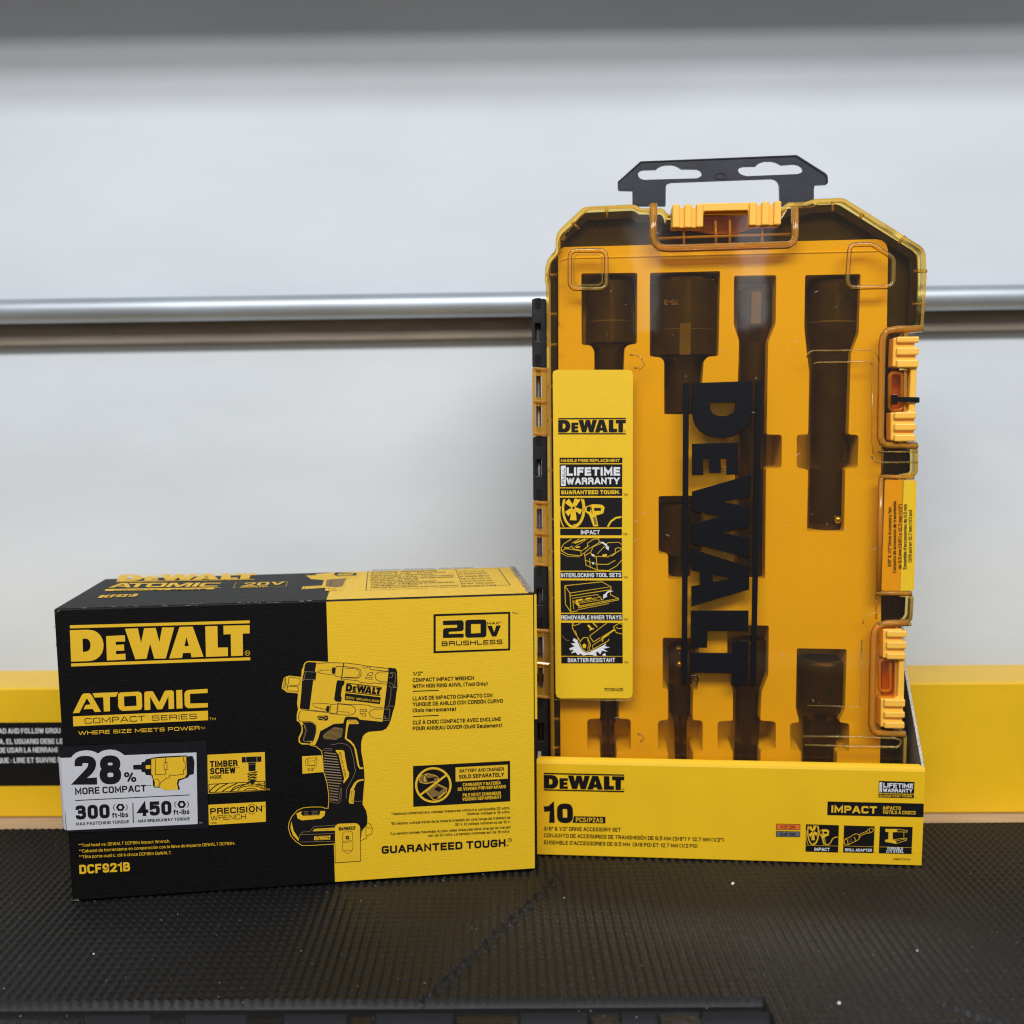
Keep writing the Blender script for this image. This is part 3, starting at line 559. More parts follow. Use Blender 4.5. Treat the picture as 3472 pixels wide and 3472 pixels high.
# yellow contour left of the handle, trigger side and battery
i.line(f6([(380, 108), (470, 130), (545, 190), (560, 260), (575, 480), (625, 650), (648, 800), (652, 900), (640, 1010), (590, 1005), (545, 990), (400, 990), (280, 1003), (200, 1040), (120, 1130), (85, 1210), (75, 1290), (110, 1400), (180, 1480), (270, 1538), (430, 1536), (740, 1515)]), 11, y_, 2)
i.poly(f6([(190, 1080), (260, 1050), (590, 1045), (600, 1060), (590, 1110), (540, 1155), (270, 1180), (205, 1150)]), y_, 3)
i.poly(f6([(265, 1050), (520, 1035), (530, 1060), (515, 1105), (285, 1112), (255, 1090)]), k_, 4)
for L in ([(290, 1052), (370, 1048)], [(300, 1075), (360, 1072), (300, 1095), (365, 1092)], [(405, 1050), (500, 1045)], [(410, 1075), (500, 1070)], [(410, 1098), (500, 1094)]): i.line(f6(L), 6, M['fawn'], 5)
i.poly(f6([(118, 1190), (105, 1290), (140, 1390), (220, 1475), (225, 1440), (150, 1330)]), y_, 3)
i.line(f6([(235, 1430), (235, 1390), (280, 1345), (380, 1340), (430, 1275), (470, 1265), (760, 1248)]), 6, M['fawn'], 3)
i.line(f6([(245, 1383), (480, 1375), (730, 1365)]), 6, M['fawn'], 3); i.line(f6([(240, 1488), (730, 1478)]), 6, M['fawn'], 3)
i.poly(f6([(420, 1335), (450, 1300), (740, 1282), (742, 1325)]), y_, 3)
i.line(f6([(450, 1318), (735, 1300)]), 5, M['inkg'], 4)
i.logo(f6([(445, 1405), (675, 1395), (675, 1452), (440, 1462)]), y_, 3)
i.poly(f6([(740, 1270), (755, 1245), (790, 1228), (1020, 1218), (1060, 1228), (1088, 1255), (1100, 1300), (1102, 1755), (742, 1782)]), y_, 3)
i.line(f6([(740, 1510), (742, 1782), (1102, 1757), (1100, 1300)]), 7, k_, 4)
i.logo(f6([(793, 1275), (1030, 1262), (1028, 1312), (793, 1325)]), k_, 4)
i.line(f6([(845, 1370), (870, 1345), (970, 1338), (992, 1355), (988, 1465), (845, 1478), (845, 1370)]), 6, k_, 4)
i.line(f6([(845, 1495), (990, 1485), (998, 1530), (985, 1608), (935, 1645), (910, 1648), (845, 1605), (845, 1495)]), 6, k_, 4); i.line(f6([(850, 1612), (990, 1605)]), 5, k_, 4)
i.oval(f6([(916, 1425)])[0], 31, 31, 3, k_, 4, fill=True); i.line(f6([(900, 1425), (932, 1424)]), 5, y_, 5); i.line(f6([(916, 1410), (916, 1440)]), 5, y_, 5)
i.line(f6([(1195, 1210), (1240, 1235), (1270, 1290), (1265, 1370), (1190, 1400), (1190, 1430), (1100, 1470), (1115, 1330), (1195, 1235)]), 7, k_, 2)
i.line(f6([(1180, 1250), (1178, 1390)]), 6, k_, 2); i.line(f6([(1185, 1270), (1255, 1300)]), 5, k_, 2)
i.poly(f6([(270, 268), (548, 255), (577, 492), (275, 518)]), y_, 1)
for L in ([(320, 320), (350, 298), (430, 292), (480, 285), (480, 410), (440, 400), (350, 405), (322, 390), (320, 320)], [(350, 300), (352, 405)], [(365, 350), (375, 335), (445, 332), (455, 350), (450, 395), (375, 400), (365, 350)], [(480, 290), (450, 330)]): i.line(f6(L), 6, k_, 2)
i.text('1/2"', f6([(347, 478)])[0], f6([(452, 470)])[0], 42*4.6/4.2, k_, 2, bold=.03)
i.logo([(1080, 432), (1632, 500), (1610, 640), (1062, 578)], k_, 4)
i.poly([(1060, 595), (1615, 660), (1600, 765), (1052, 698)], k_, 4)
i.text('20V', (1066, 680), (1210, 697), 38, y_, 5, bold=.03); i.text('BRUSHLESS', (1235, 700), (1588, 738), 32, y_, 5, bold=.03)
i.build('tool_drawing', carton)
# --- print on the top (photo pixels carried onto the lid plane)
i = Ink(TOP); F = cr((340, 1900), 1932/1420)
def T(x, y): return F([(x, y)])[0]
i.logo([T(92, 66), T(722, 60), T(712, 90), T(72, 102)], y_)
i.mark([T(62, 106), T(560, 104), T(522, 135), T(20, 143)], ATOM, y_); i.poly(F([(27, 134), (530, 126), (522, 135), (20, 143)]), y_, 2)
i.text('COMPACT SERIES', T(60, 142), T(485, 136), 3.2, k_, 3, bold=.02); i.text('TM', T(528, 130), T(552, 129), 3, y_, bold=.0)
i.line(F([(626, 104), (864, 98), (856, 122), (614, 129)]), 3, y_, closed=True)
i.text('20V', T(655, 120), T(845, 114), 11, y_, bold=.03); i.text('BRUSHLESS', T(645, 127), T(770, 124), 4, y_, bold=.02)
i.text('DCF921B', T(-14, 175), T(165, 168), 9, y_, bold=.05)
i.build('top_logo', carton)
i = Ink(TOP, ((900, 1900), 1.932))
def U(x, y, k=1.0): return (x, y)
i.poly([(335, 90), (465, 78), (625, 82), (600, 115), (535, 118), (520, 170), (500, 200), (390, 200), (395, 180), (235, 190), (245, 172), (370, 165), (385, 130), (300, 124), (265, 100), (330, 98)], y_, 0)
i.poly([(445, 92), (462, 80), (600, 84), (595, 100), (470, 106)], k_, 1); i.logo([(482, 88), (578, 86), (570, 100), (470, 103)], y_, 2)
i.poly([(400, 128), (530, 118), (505, 170), (470, 178), (395, 172)], M['bronze'], 1); i.line([(250, 188), (260, 176), (385, 168)], 3, k_, 1); i.poly([(395, 182), (470, 178), (465, 200), (390, 202)], y_, 2); i.line([(415, 185), (455, 184), (450, 195), (412, 196)], 2, k_, 3, closed=True)
i.line([(440, 125), (420, 170)], 4, k_, 2); i.line([(300, 124), (400, 122)], 2, k_, 2)
i.build('top_tool_drawing', carton)
i = Ink(TOP, ((900, 1900), 1.932))
i.line([(672, 72), (1525, 52), (1603, 163), (658, 197)], 4, k_, closed=True); i.line([(1245, 58), (1293, 175)], 3, k_)
i.text('SPECIFICATIONS - ESPECIFICACIONES - CARACTÉRISTIQUES', (700, 68), (1360, 52), 5, k_, bold=.02)
rows = ['No Load Speed - Velocidad sin carga', 'Vitesse à vide - Drive Size', 'Impactos/min - Impacts/min', 'Max Fastening Torque - Torsión máxima', 'de sujeción - Couple de serrage maximal', 'Max Breakaway Torque', 'Torsión de aflojamiento máximo', 'Tool Length - Longitud de la herramienta', 'Tool Weight (Tool Only)', 'Peso de la herramienta (solo herramienta)']
ext = [1120, 1180, 1100, 1235, 1230, 1000, 1120, 1235, 1000, 1260]
for k, (t, e) in enumerate(zip(rows, ext)):
    y0 = 83+k*11.2; i.text(t, (688, y0), (e, y0-(e-688)*.028), 6, k_, bold=.01)
for k, t in enumerate(['1/2" Drive', '0-2500 RPM', '0-3550 BPM', '300 ft-lbs (406 Nm)', '450 ft-lbs (610 Nm)', '3.90" (99 mm)', '2.47 lbs (1.1 kg)']):
    y0 = 82+k*15.5; i.text(t, (1262+k*6, y0-3), (1440+k*12, y0-9), 6, k_, bold=.01)
for k in (2, 4, 6, 7, 8): y0 = 72+k*13.4; i.line([(680-k, y0+3), (1525+k*7, y0-24)], 1.2, k_)
i.build('specification_table', carton)

# ================================================================== DISPLAY TRAY (yellow card)
TX, TY, TA, TW, TH, TD = .01237, .63446, -.07665, .26096, .06862, .068
to, tex, teb = frame(TX, TY, TA)
TF = Plane(to, tex, Z)
tray = empty('display_tray', to, 'open yellow card display tray with tall sides holding the amber case', 'display tray')
TP = lambda u, d, z: to+tex*u+teb*d+Z*z
th = .0022
mb = MB()   # front wall: folded double with a rounded top
prof = [(0, 0), (0, TH-.0028), (.0006, TH-.0012), (.0022, TH), (.0042, TH+.0008), (.0056, TH+.0004), (.0062, TH-.0015), (.0062, 0)]
for a, b in ((0, TW),):
    n = len(prof); vs = [TP(a+(0 if d < .003 else .0022), d, z) for d, z in prof]+[TP(b-(0 if d < .003 else .003), d, z) for d, z in prof]
    mb.add(vs, [(i, i+n, (i+1) % n+n, (i+1) % n) for i in range(n)]+[tuple(range(n)), tuple(reversed(range(n, 2*n)))])
mb.build('front_wall', M['ykraft'], tray)
for side in (0, 1):
    mb = MB(); u = 0 if side == 0 else TW
    u0, u1 = (0, th) if side == 0 else (TW-th*.8, TW)
    pr = [(.0021, .001), (TD, .001), (TD, .205), (.047, .128), (.0021, TH+.0002)] if side else [(.0021, .001), (TD, .001), (TD, .11), (.058, TH+.004), (.0021, TH-.004)]
    vs = [TP(u0, d, z) for d, z in pr]+[TP(u1, d, z) for d, z in pr]; n = 5
    mb.add(vs, [tuple(range(n)), tuple(reversed(range(n, 2*n)))]+[(i, (i+1) % n, (i+1) % n+n, i+n) for i in range(n)])
    inner = 1 if side == 0 else 0
    for k in range(len(mb.m)): mb.m[k] = 2
    mb.m[0] = 1 if side == 0 else 0
    mb.m[1] = 0 if side == 0 else 1
    if side == 0: mb.m[0] = 1; mb.m[1] = 0
    else: mb.m[0] = 0; mb.m[1] = 1
    mb.build('side_wall', [M['raw'], M['ykraft'], M['rawedge']], tray)
mb = MB(); mb.box8([TP(th, TD-th, .001), TP(TW-th, TD-th, .001), TP(TW-th, TD, .001), TP(th, TD, .001), TP(th, TD-th, .19), TP(TW-th, TD-th, .19), TP(TW-th, TD, .19), TP(th, TD, .19)])
mb.build('back_wall', M['raw'], tray)
mb = MB(); mb.box8([TP(th, .0063, .0008), TP(TW-th, .0063, .0008), TP(TW-th, TD-th, .0008), TP(th, TD-th, .0008), TP(th, .0063, .0022), TP(TW-th, .0063, .0022), TP(TW-th, TD-th, .0022), TP(th, TD-th, .0022)])
mb.build('tray_floor', M['raw'], tray)
C10 = ((1750, 2450), 2.576); C11 = ((2400, 2450), 2.415); C12 = ((2620, 2760), 3.578)
i = Ink(TF, C10); i.logo([(242, 437), (944, 452), (944, 607), (242, 592)], k_); i.oval((935, 580), 8, 8, 2, k_); i.build('brand_logo', tray)
i = Ink(TF, C10); i.text('10', (245, 872), (497, 877), 170, k_, bold=.075, space=.98); i.poly([(505, 817), (780, 822), (780, 880), (492, 875)], k_)
i.text('PCS/PZAS', (522, 867), (758, 871), 40, y_, bold=.03); i.build('piece_count', tray)
i = Ink(TF, C10)
i.text('3/8" & 1/2" DRIVE ACCESSORY SET', (243, 940), (915, 951), 33, k_, bold=.022)
i.text('CONJUNTO DE ACCESORIOS DE TRANSMISIÓN DE 9,5 MM (3/8") Y 12,7 MM (1/2")', (245, 998), (1812, 1040), 33, k_, bold=.022)
i.text("ENSEMBLE D'ACCESSORIES DE 9,5 MM  (3/8 PO) ET 12,7 MM (1/2 PO)", (245, 1060), (1583, 1093), 33, k_, bold=.022); i.build('printed_text', tray)
i = Ink(TF, C11); w_ = M['white']
i.poly([(1400, 477), (1692, 485), (1688, 583), (1398, 577)], k_); i.poly([(1397, 583), (1688, 590), (1686, 620), (1396, 612)], k_)
i.poly([(1405, 487), (1427, 487), (1426, 570), (1404, 570)], w_, 1); i.text('FULL', (1421, 568), (1423, 490), 13, k_, 2, bold=.02)
i.text('LIFETIME', (1435, 529), (1680, 536), 37, w_, bold=.05, space=1.0); i.text('WARRANTY', (1433, 568), (1676, 573), 31, w_, bold=.05, space=1.0); i.text('GUARANTEED TOUGH.', (1403, 606), (1676, 612), 17, y_, bold=.04)
i.text('TM', (1695, 620), (1712, 620), 8, k_, bold=0); i.build('warranty_badge', tray)
i = Ink(TF, C11); i.poly([(980, 645), (1768, 663), (1765, 775), (978, 757)], k_)
i.text('IMPACT', (1010, 736), (1382, 745), 60, y_, bold=.06, space=1.0); i.text('IMPACTO', (1433, 711), (1579, 715), 29, y_, bold=.03); i.text('OUTILS À CHOCS', (1433, 745), (1700, 752), 29, y_, bold=.03); i.build('impact_banner', tray)
for nm, q, c_, t_, a, b in (('drive_size_tag', [(558, 827), (757, 831), (757, 880), (558, 876)], M['orange'], '1/2" DR.', (592, 865), (722, 868)), ('drive_size_tag', [(558, 887), (756, 891), (756, 938), (558, 934)], M['steel'], '3/8" DR.', (590, 925), (722, 929))):
    i = Ink(TF, C11); i.poly(q, k_, 0)
    cx = sum(p[0] for p in q)/4; cy = sum(p[1] for p in q)/4
    i.poly([(p[0]+(4 if p[0] < cx else -4), p[1]+(4 if p[1] < cy else -4)) for p in q], c_, 1); i.text(t_, a, b, 25, k_, 2, bold=.03)
    t = i.build(nm, tray); t['label'] = 'orange size tag' if c_ == M['orange'] else 'grey size tag'
def wheel_gun(i, x0, y0, x1, y1, y_, hose, sx=1.0):
    W, Hh = x1-x0, y1-y0
    f = lambda pts: [(x0+a*W, y0+b*Hh) for a, b in pts]
    def clipoval(cx, cy, rx, ry, w, m, lay, a0=0, a1=360):
        pts = []
        for k in range(49):
            a = math.radians(a0+(a1-a0)*k/48); p = (cx+rx*math.cos(a), cy+ry*math.sin(a))
            if 0.0 <= p[0] <= 1 and 0.01 <= p[1] <= .99: pts.append(p)
            else:
                if len(pts) > 1: i.line(f(pts), w, m, lay)
                pts = []
        if len(pts) > 1: i.line(f(pts), w, m, lay)
    lw = W*.02
    clipoval(.22, .36, .17, .62, lw*1.8, y_, 1); clipoval(.24, .36, .13, .55, lw*.8, y_, 1, -100, 100)
    clipoval(.17, .5, .17, .62, lw*.8, y_, 1, 90, 200)
    for a in (20, 92, 150, 215, 300):
        r = math.radians(a); dx, dy = math.cos(r), math.sin(r); px, py = -dy*.055, dx*.085
        e = (.22+dx*.13, .34+dy*.42); e = (e[0], max(.02, min(.97, e[1])))
        i.poly(f([(.22+dx*.03+px*.6, .34+dy*.1+py*.6), (e[0]+px, max(.02, e[1]+py)), (e[0]-px, max(.02, e[1]-py)), (.22+dx*.03-px*.6, .34+dy*.1-py*.6)]), y_, 1)
    i.oval(f([(.22, .34)])[0], W*.035, Hh*.1, 2, y_, 2, fill=True); i.oval(f([(.22, .34)])[0], W*.018, Hh*.05, 2, k_, 3, fill=True)
    i.poly(f([(.40, .32), (.44, .28), (.52, .22), (.60, .22), (.68, .24), (.72, .32), (.70, .52), (.62, .58), (.58, .6), (.62, .96), (.54, .97), (.48, .62), (.46, .55), (.40, .46), (.36, .44), (.34, .40), (.36, .36)]), y_, 1)
    i.poly(f([(.43, .32), (.48, .28), (.50, .36), (.48, .48), (.43, .44)]), k_, 2); i.poly(f([(.55, .34), (.66, .34), (.66, .44), (.55, .44)]), k_, 2); i.poly(f([(.53, .66), (.57, .64), (.60, .9), (.56, .92)]), M['bronze'], 2)
    i.line(f([(.50, .28), (.52, .54)]), lw*.5, k_, 3)
    i.line(f(hose), lw*1.4, y_, 1)
for q, lab, kind in (([(403, 123), (803, 135), (793, 467), (397, 455)], ['IMPACT'], 0), ([(865, 138), (1237, 148), (1222, 473), (853, 465)], ['DRILL ADAPTER'], 1), ([(1299, 148), (1697, 157), (1684, 485), (1286, 476)], ['DURABLE', 'CrV STEEL'], 2)):
    i = Ink(TF, C12); i.poly(q, k_); x0, y0 = q[0]; x1, y1 = q[2]; ys0 = y0+(y1-y0)*.745
    i.line([(x0-2, ys0-2), (x1+3, ys0+8)], 4, y_)
    if kind == 0:
        wheel_gun(i, x0+2, y0+6, x1, ys0-4, y_, [(.60, .96), (.68, .99), (.76, .9), (.82, .7), (.9, .62), (.99, .6)]); i.text('IMPACT', (505, 443), (690, 447), 38, w_, bold=.04)
    if kind == 1:
        for L in ([(880, 300), (865, 320), (870, 360), (895, 375), (915, 370), (1000, 330), (1045, 305), (1050, 270), (1150, 225), (1160, 235), (1205, 215), (1222, 195), (1215, 172), (1195, 168), (1150, 190), (1140, 208), (1040, 250), (1015, 238), (975, 250), (950, 270), (880, 300)],
                  [(985, 275), (1000, 300), (1000, 335)], [(1045, 250), (1058, 290)], [(1140, 210), (1150, 232)], [(880, 300), (905, 315), (915, 368)], [(1170, 190), (1180, 220)]): i.line(L, 7, y_)
        i.oval((940, 315), 17, 19, 5, M['bronze']); i.text('DRILL ADAPTER', (876, 449), (1202, 455), 34, w_, bold=.035)
    if kind == 2:
        i.poly([(1365, 180), (1510, 180), (1505, 218), (1455, 218), (1455, 310), (1500, 325), (1495, 360), (1362, 335), (1362, 312), (1400, 305), (1405, 220), (1366, 212)], y_, 1)
        i.line([(1510, 184), (1632, 198), (1630, 218), (1505, 214)], 6, y_); i.line([(1590, 218), (1590, 292)], 5, y_); i.line([(1455, 310), (1590, 292), (1625, 295), (1620, 318), (1495, 358)], 6, y_); i.line([(1495, 325), (1625, 297)], 5, y_)
        i.text('DURABLE', (1390, 430), (1580, 434), 32, w_, bold=.035); i.text('CrV STEEL', (1376, 467), (1587, 472), 32, w_, bold=.035)
    i.text('TM', (x1+8, y1-2), (x1+30, y1-2), 9, k_, bold=0); i.build('feature_badge', tray)
i = Ink(TF, C12); i.text('DWMT74741', (1465, 557), (1670, 561), 24, k_, bold=.02); i.build('model_number', tray)

# ================================================================== AMBER CASE
LEAN = .020
co_ = TP(0, .0085, .0045)
up_l = (Z*math.cos(LEAN)+teb*math.sin(LEAN))
CF = Plane(co_, tex, up_l)
case = empty('socket_case', co_, 'amber clear-lidded tool case standing upright in the yellow display tray', 'tool case')
cv = lambda pts, w=0: [CF.uv(x, y, w) for x, y in pts]
k1 = cr((1780, 480), 2.415); k2 = cr((2450, 480), 2.415)
BOT = 2750
outer = k1([(172, 1160), (160, 1120), (164, 1030), (180, 970), (205, 930), (240, 893), (250, 860), (250, 790), (262, 745), (290, 705), (455, 550), (480, 533), (510, 525), (880, 508), (915, 515), (950, 540), (1120, 540), (1145, 550), (1160, 575), (1165, 640)]) + [(2262, 718), (2268, 722), (2642, 712), (2650, 706)] + \
    k2([(480, 630), (490, 550), (510, 515), (545, 492), (690, 486), (725, 474), (760, 463), (980, 453), (1020, 465), (1630, 845), (1660, 875), (1676, 915), (1682, 1100), (1672, 1300), (1660, 1490), (1650, 1530), (1625, 1552)]) + \
    [(3082, 1130), (3079, 1500), (3105, 1512), (3118, 1524), (3118, 1600), (3108, 1615), (3078, 1618), (3066, 2010), (3095, 2014), (3103, 2030), (3099, 2100), (3088, 2116), (3052, 2122), (3046, 2476), (3068, 2482), (3080, 2500), (3078, 2580), (3072, BOT), (1868, BOT), (1864, 2400), (1856, 1700)]
OUT = cv(outer)
def inset(poly, d):
    n = len(poly); out = []
    A = sum(poly[i][0]*poly[(i+1) % n][1]-poly[(i+1) % n][0]*poly[i][1] for i in range(n)); sg = 1 if A > 0 else -1
    for i in range(n):
        a, b, c = V(poly[i-1]), V(poly[i]), V(poly[(i+1) % n]); e0 = (b-a).normalized(); e1 = (c-b).normalized()
        n0 = V((-e0.y, e0.x))*sg; n1 = V((-e1.y, e1.x))*sg; m = (n0+n1); m = m/max(.6, m.dot(n0)) if m.length > 1e-6 else n0
        out.append(tuple(b+m*d))
    return out
I1 = inset(OUT, .0011); I2 = inset(OUT, .0030); I0 = inset(OUT, -.0004)
n = len(OUT)
# lid face
mb = MB(); t = tessellate_polygon([[V((a[0], a[1], 0)) for a in I2]]); mb.add([CF.P(*a, 0) for a in I2], [tuple(x) for x in t])
mb.build('lid_face', M['amber'], case)
mb = MB(); rings = [(I2, 0), (I1, -.0007), (OUT, -.0024), (OUT, -.0125), (I0, -.0128), (I0, -.0150)]
vs = [CF.P(*a, w) for r, w in rings for a in r]
mb.add(vs, [(k*n+i, k*n+(i+1) % n, (k+1)*n+(i+1) % n, (k+1)*n+i) for k in range(len(rings)-1) for i in range(n)])
mb.build('lid_rim', M['amberrim'], case, smooth=True)
ins = [(1892, 860), (1898, 845), (1912, 838), (2970, 811), (2990, 815), (3005, 828), (3011, 850), (3007, 1110), (2990, 1130), (2986, 2480), (2980, BOT-40), (1902, BOT-40), (1896, 2000)]
WI = -.0105
# black rear shell: flange, walls, back
mb = MB()
SH = inset(OUT, .0012); SI = inset(OUT, .0062)
mb.poly(CF, [SH, SI], -.0175, -.0152, 0); mb.poly(CF, [inset(OUT, .0013), CREV(cv(ins, WI))], -.022, -.0205, 0)
n_ = n
mb.add([CF.P(*a, w) for w in (-.0175, -.050) for a in SH], [(i, (i+1) % n_, n_+(i+1) % n_, n_+i) for i in range(n_)])
t = tessellate_polygon([[V((a[0], a[1], 0)) for a in SH]]); mb.add([CF.P(*a, -.050) for a in SH], [tuple(x) for x in t])
mb.build('case_shell', M['shell'], case)
# yellow insert with pockets
WI, WFL, WT = -.0105, -.041, -.027
POC = [
    [(1971, 927), (2161, 925), (2160, 1165), (2130, 1170), (2118, 1180), (2115, 1250), (2114, 1450), (2016, 1450), (2015, 1190), (2004, 1172), (1972, 1168)],
    [(2204, 925), (2442, 919), (2436, 1207), (2401, 1209), (2386, 1225), (2381, 1300), (2376, 1404), (2252, 1405), (2252, 1225), (2240, 1212), (2203, 1208)],
    [(2489, 935), (2632, 933), (2630, 1097), (2605, 1159), (2599, 1473), (2646, 1474), (2651, 1480), (2650, 1580), (2645, 1587), (2597, 1588), (2594, 1962), (2488, 1966), (2492, 1588), (2448, 1587), (2443, 1580), (2444, 1480), (2450, 1474), (2496, 1473), (2506, 1155), (2488, 1100)],
    [(2730, 933), (2918, 929), (2911, 1134), (2885, 1200), (2877, 1473), (2904, 1474), (2911, 1480), (2908, 1580), (2902, 1587), (2866, 1589), (2862, 1802), (2736, 1802), (2740, 1593), (2706, 1587), (2701, 1580), (2702, 1480), (2708, 1474), (2740, 1473), (2744, 1262), (2735, 1190), (2727, 1110)],
    [(2233, 1682), (2388, 1680), (2388, 1876), (2350, 1878), (2348, 1964), (2266, 1964), (2265, 1880), (2233, 1877)],
    [(2247, 2162), (2370, 2164), (2366, 2339), (2350, 2339), (2349, 2441), (2376, 2443), (2383, 2450), (2382, 2548), (2350, 2551), (2350, 2650), (2265, 2650), (2265, 2548), (2230, 2543), (2231, 2450), (2238, 2443), (2265, 2440), (2265, 2337), (2247, 2335)],
    [(2466, 2119), (2607, 2121), (2605, 2288), (2582, 2346), (2578, 2443), (2624, 2446), (2631, 2453), (2630, 2540), (2579, 2545), (2578, 2650), (2483, 2650), (2485, 2545), (2433, 2540), (2433, 2452), (2440, 2446), (2485, 2443), (2485, 2340), (2466, 2290)],
    [(2702, 2198), (2871, 2201), (2865, 2405), (2847, 2440), (2847, 2449), (2873, 2452), (2880, 2458), (2879, 2548), (2838, 2552), (2836, 2650), (2716, 2650), (2716, 2546), (2679, 2540), (2679, 2458), (2686, 2451), (2710, 2449), (2698, 2397)],
    [(2035, 1560), (2098, 1560), (2098, 2436), (2132, 2438), (2139, 2446), (2139, 2541), (2091, 2548), (2090, 2650), (2035, 2650), (2035, 2545), (1991, 2540), (1991, 2446), (1998, 2438), (2035, 2436)]]
def rnd(poly, r=.0012):
    out = []; n = len(poly)
    for i in range(n):
        a, b, c = V(poly[i-1]), V(poly[i]), V(poly[(i+1) % n]); d0 = min(r, (a-b).length*.4); d1 = min(r, (c-b).length*.4)
        p0 = b+(a-b).normalized()*d0; p1 = b+(c-b).normalized()*d1
        out += [tuple(p0), tuple((p0+p1+b*2)/4), tuple(p1)]
    return out
PU = [rnd(cv(p, WI)) for p in POC]
mb = MB(); INS = cv(ins, WI); mb.poly(CF, [INS]+[CREV(p) for p in PU], WI-.0012, WI)
for p in PU:       # pocket walls, slightly tapered, and floors
    k = len(p); q = inset(p, .0008)
    # round lead-in
    mb.add([CF.P(*a, WI-.0012) for a in p]+[CF.P(*a, WFL) for a in q], [(i, (i+1) % k, k+(i+1) % k, k+i) for i in range(k)])
    t = tessellate_polygon([[V((a[0], a[1], 0)) for a in q]]); mb.add([CF.P(*a, WFL) for a in q], [tuple(x) for x in t])
k = len(INS); mb.add([CF.P(*a, w) for w in (WI, -.022) for a in INS], [(i, (i+1) % k, k+(i+1) % k, k+i) for i in range(k)])
mb.build('tool_insert', M['insert'], case)
mb = MB()   # raised border step on the insert
st = cv([(1893, 905), (1900, 885), (1925, 876), (2990, 850), (2990, 851), (1925, 880), (1904, 888), (1898, 905)], WI+.0004)
for px in ([(1896, 1100), (1896, 900), (1902, 884), (1925, 876), (2985, 851)],): mb.tube([CF.P(*a, WI) for a in cv(px, WI)], .0006, 6)
mb.build('insert_lip', M['insert'], case)
# ridges moulded in the lid
def arc_rect(x0, y0, x1, y1, r):
    pts = []
    for cx, cy, a0 in ((x1-r, y0+r, -90), (x1-r, y1-r, 0), (x0+r, y1-r, 90), (x0+r, y0+r, 180)):
        for k in range(5): a = math.radians(a0+k*22.5); pts.append((cx+r*math.cos(a), cy+r*math.sin(a)))
    return pts
def ridge(px, r=.0008, closed=False, w=.0002, name='lid_ridge', m='rib'):
    mb = MB(); mb.tube([CF.P(*a, w) for a in cv(px)], r, 8, closed); return mb.build(name, M[m], case, smooth=True)
ridge(arc_rect(1932, 849, 2056, 979, 22), .0015, True, -.0002, 'corner_pad')
ridge(k2([(1075, 845), (1210, 840), (1240, 850), (1385, 945), (1402, 975), (1400, 1140), (1385, 1175), (1350, 1190), (1060, 1195), (1030, 1175), (1022, 1130), (1040, 890), (1050, 860)]), .0015, True, -.0002, 'corner_pad')
ridge(arc_rect(1947, 863, 2042, 967, 14), .0005, True, .0005, 'corner_pad')
ridge([(2735, 1212), (2742, 1196), (2755, 1189), (2950, 1187), (2970, 1197), (2982, 1222)], .0005)
ridge([(2757, 1236), (2768, 1229), (2945, 1226), (2958, 1236)], .0005)
ridge([(2955, 1548), (2968, 1565), (2985, 1568), (3112, 1567)], .0006); ridge([(2977, 1533), (3110, 1531)], .0006)
ridge([(2722, 2497), (2900, 2498), (3030, 2502), (3048, 2507), (3056, 2513), (3050, 2526), (3040, 2533), (2880, 2530), (2728, 2526)], .0008)
ridge([(2736, 2392), (2905, 2396), (2916, 2390), (2922, 2170)], .0004); ridge([(2162, 2487), (2178, 2494), (2182, 2504), (2172, 2515)], .0008)
ridge([(2136, 1203), (2160, 1205), (2175, 1215), (2185, 1240), (2170, 1250), (2150, 1247)], .0006)
ridge([(1880, 2372), (2140, 2374), (2148, 2368)], .0006); ridge([(2958, 1210), (2956, 1500), (2962, 1540)], .0004)
ridge([(2924, 2115), (2935, 2090), (2960, 2078), (2985, 2072)], .0004)
# inner ledge line running inside the lid outline
ridge(k1([(205, 1230), (205, 1000), (235, 960), (285, 905), (292, 800), (320, 755), (500, 565), (530, 545), (880, 535), (925, 560), (1050, 575)]), .0006, w=-.0015)
ridge(k2([(600, 545), (740, 530), (790, 500), (980, 490), (1600, 900), (1605, 1480)]), .0006, w=-.0015)
for a, b in (((2057, 700), (2058, 735)), ((1940, 752), (1962, 774)), ((1852, 930), (1888, 930)), ((1853, 1064), (1888, 1064)), ((1853, 1168), (1888, 1168)), ((2917, 738), (2930, 722)), ((3050, 822), (3072, 800)), ((3100, 918), (3146, 918)), ((3096, 1030), (3142, 1030)), ((1905, 812), (1918, 800)), ((2825, 680), (2826, 715)),
             ((1856, 1310), (1875, 1310)), ((1856, 1425), (1875, 1425)), ((1858, 1595), (1880, 1595)), ((1860, 1762), (1880, 1762)), ((1860, 1872), (1880, 1872)), ((1862, 2030), (1882, 2030)), ((1864, 2200), (1884, 2200)), ((1866, 2440), (1896, 2440)), ((1866, 2538), (1896, 2538))):
    ridge([a, b], .0011, w=-.0018, name='lid_rib')
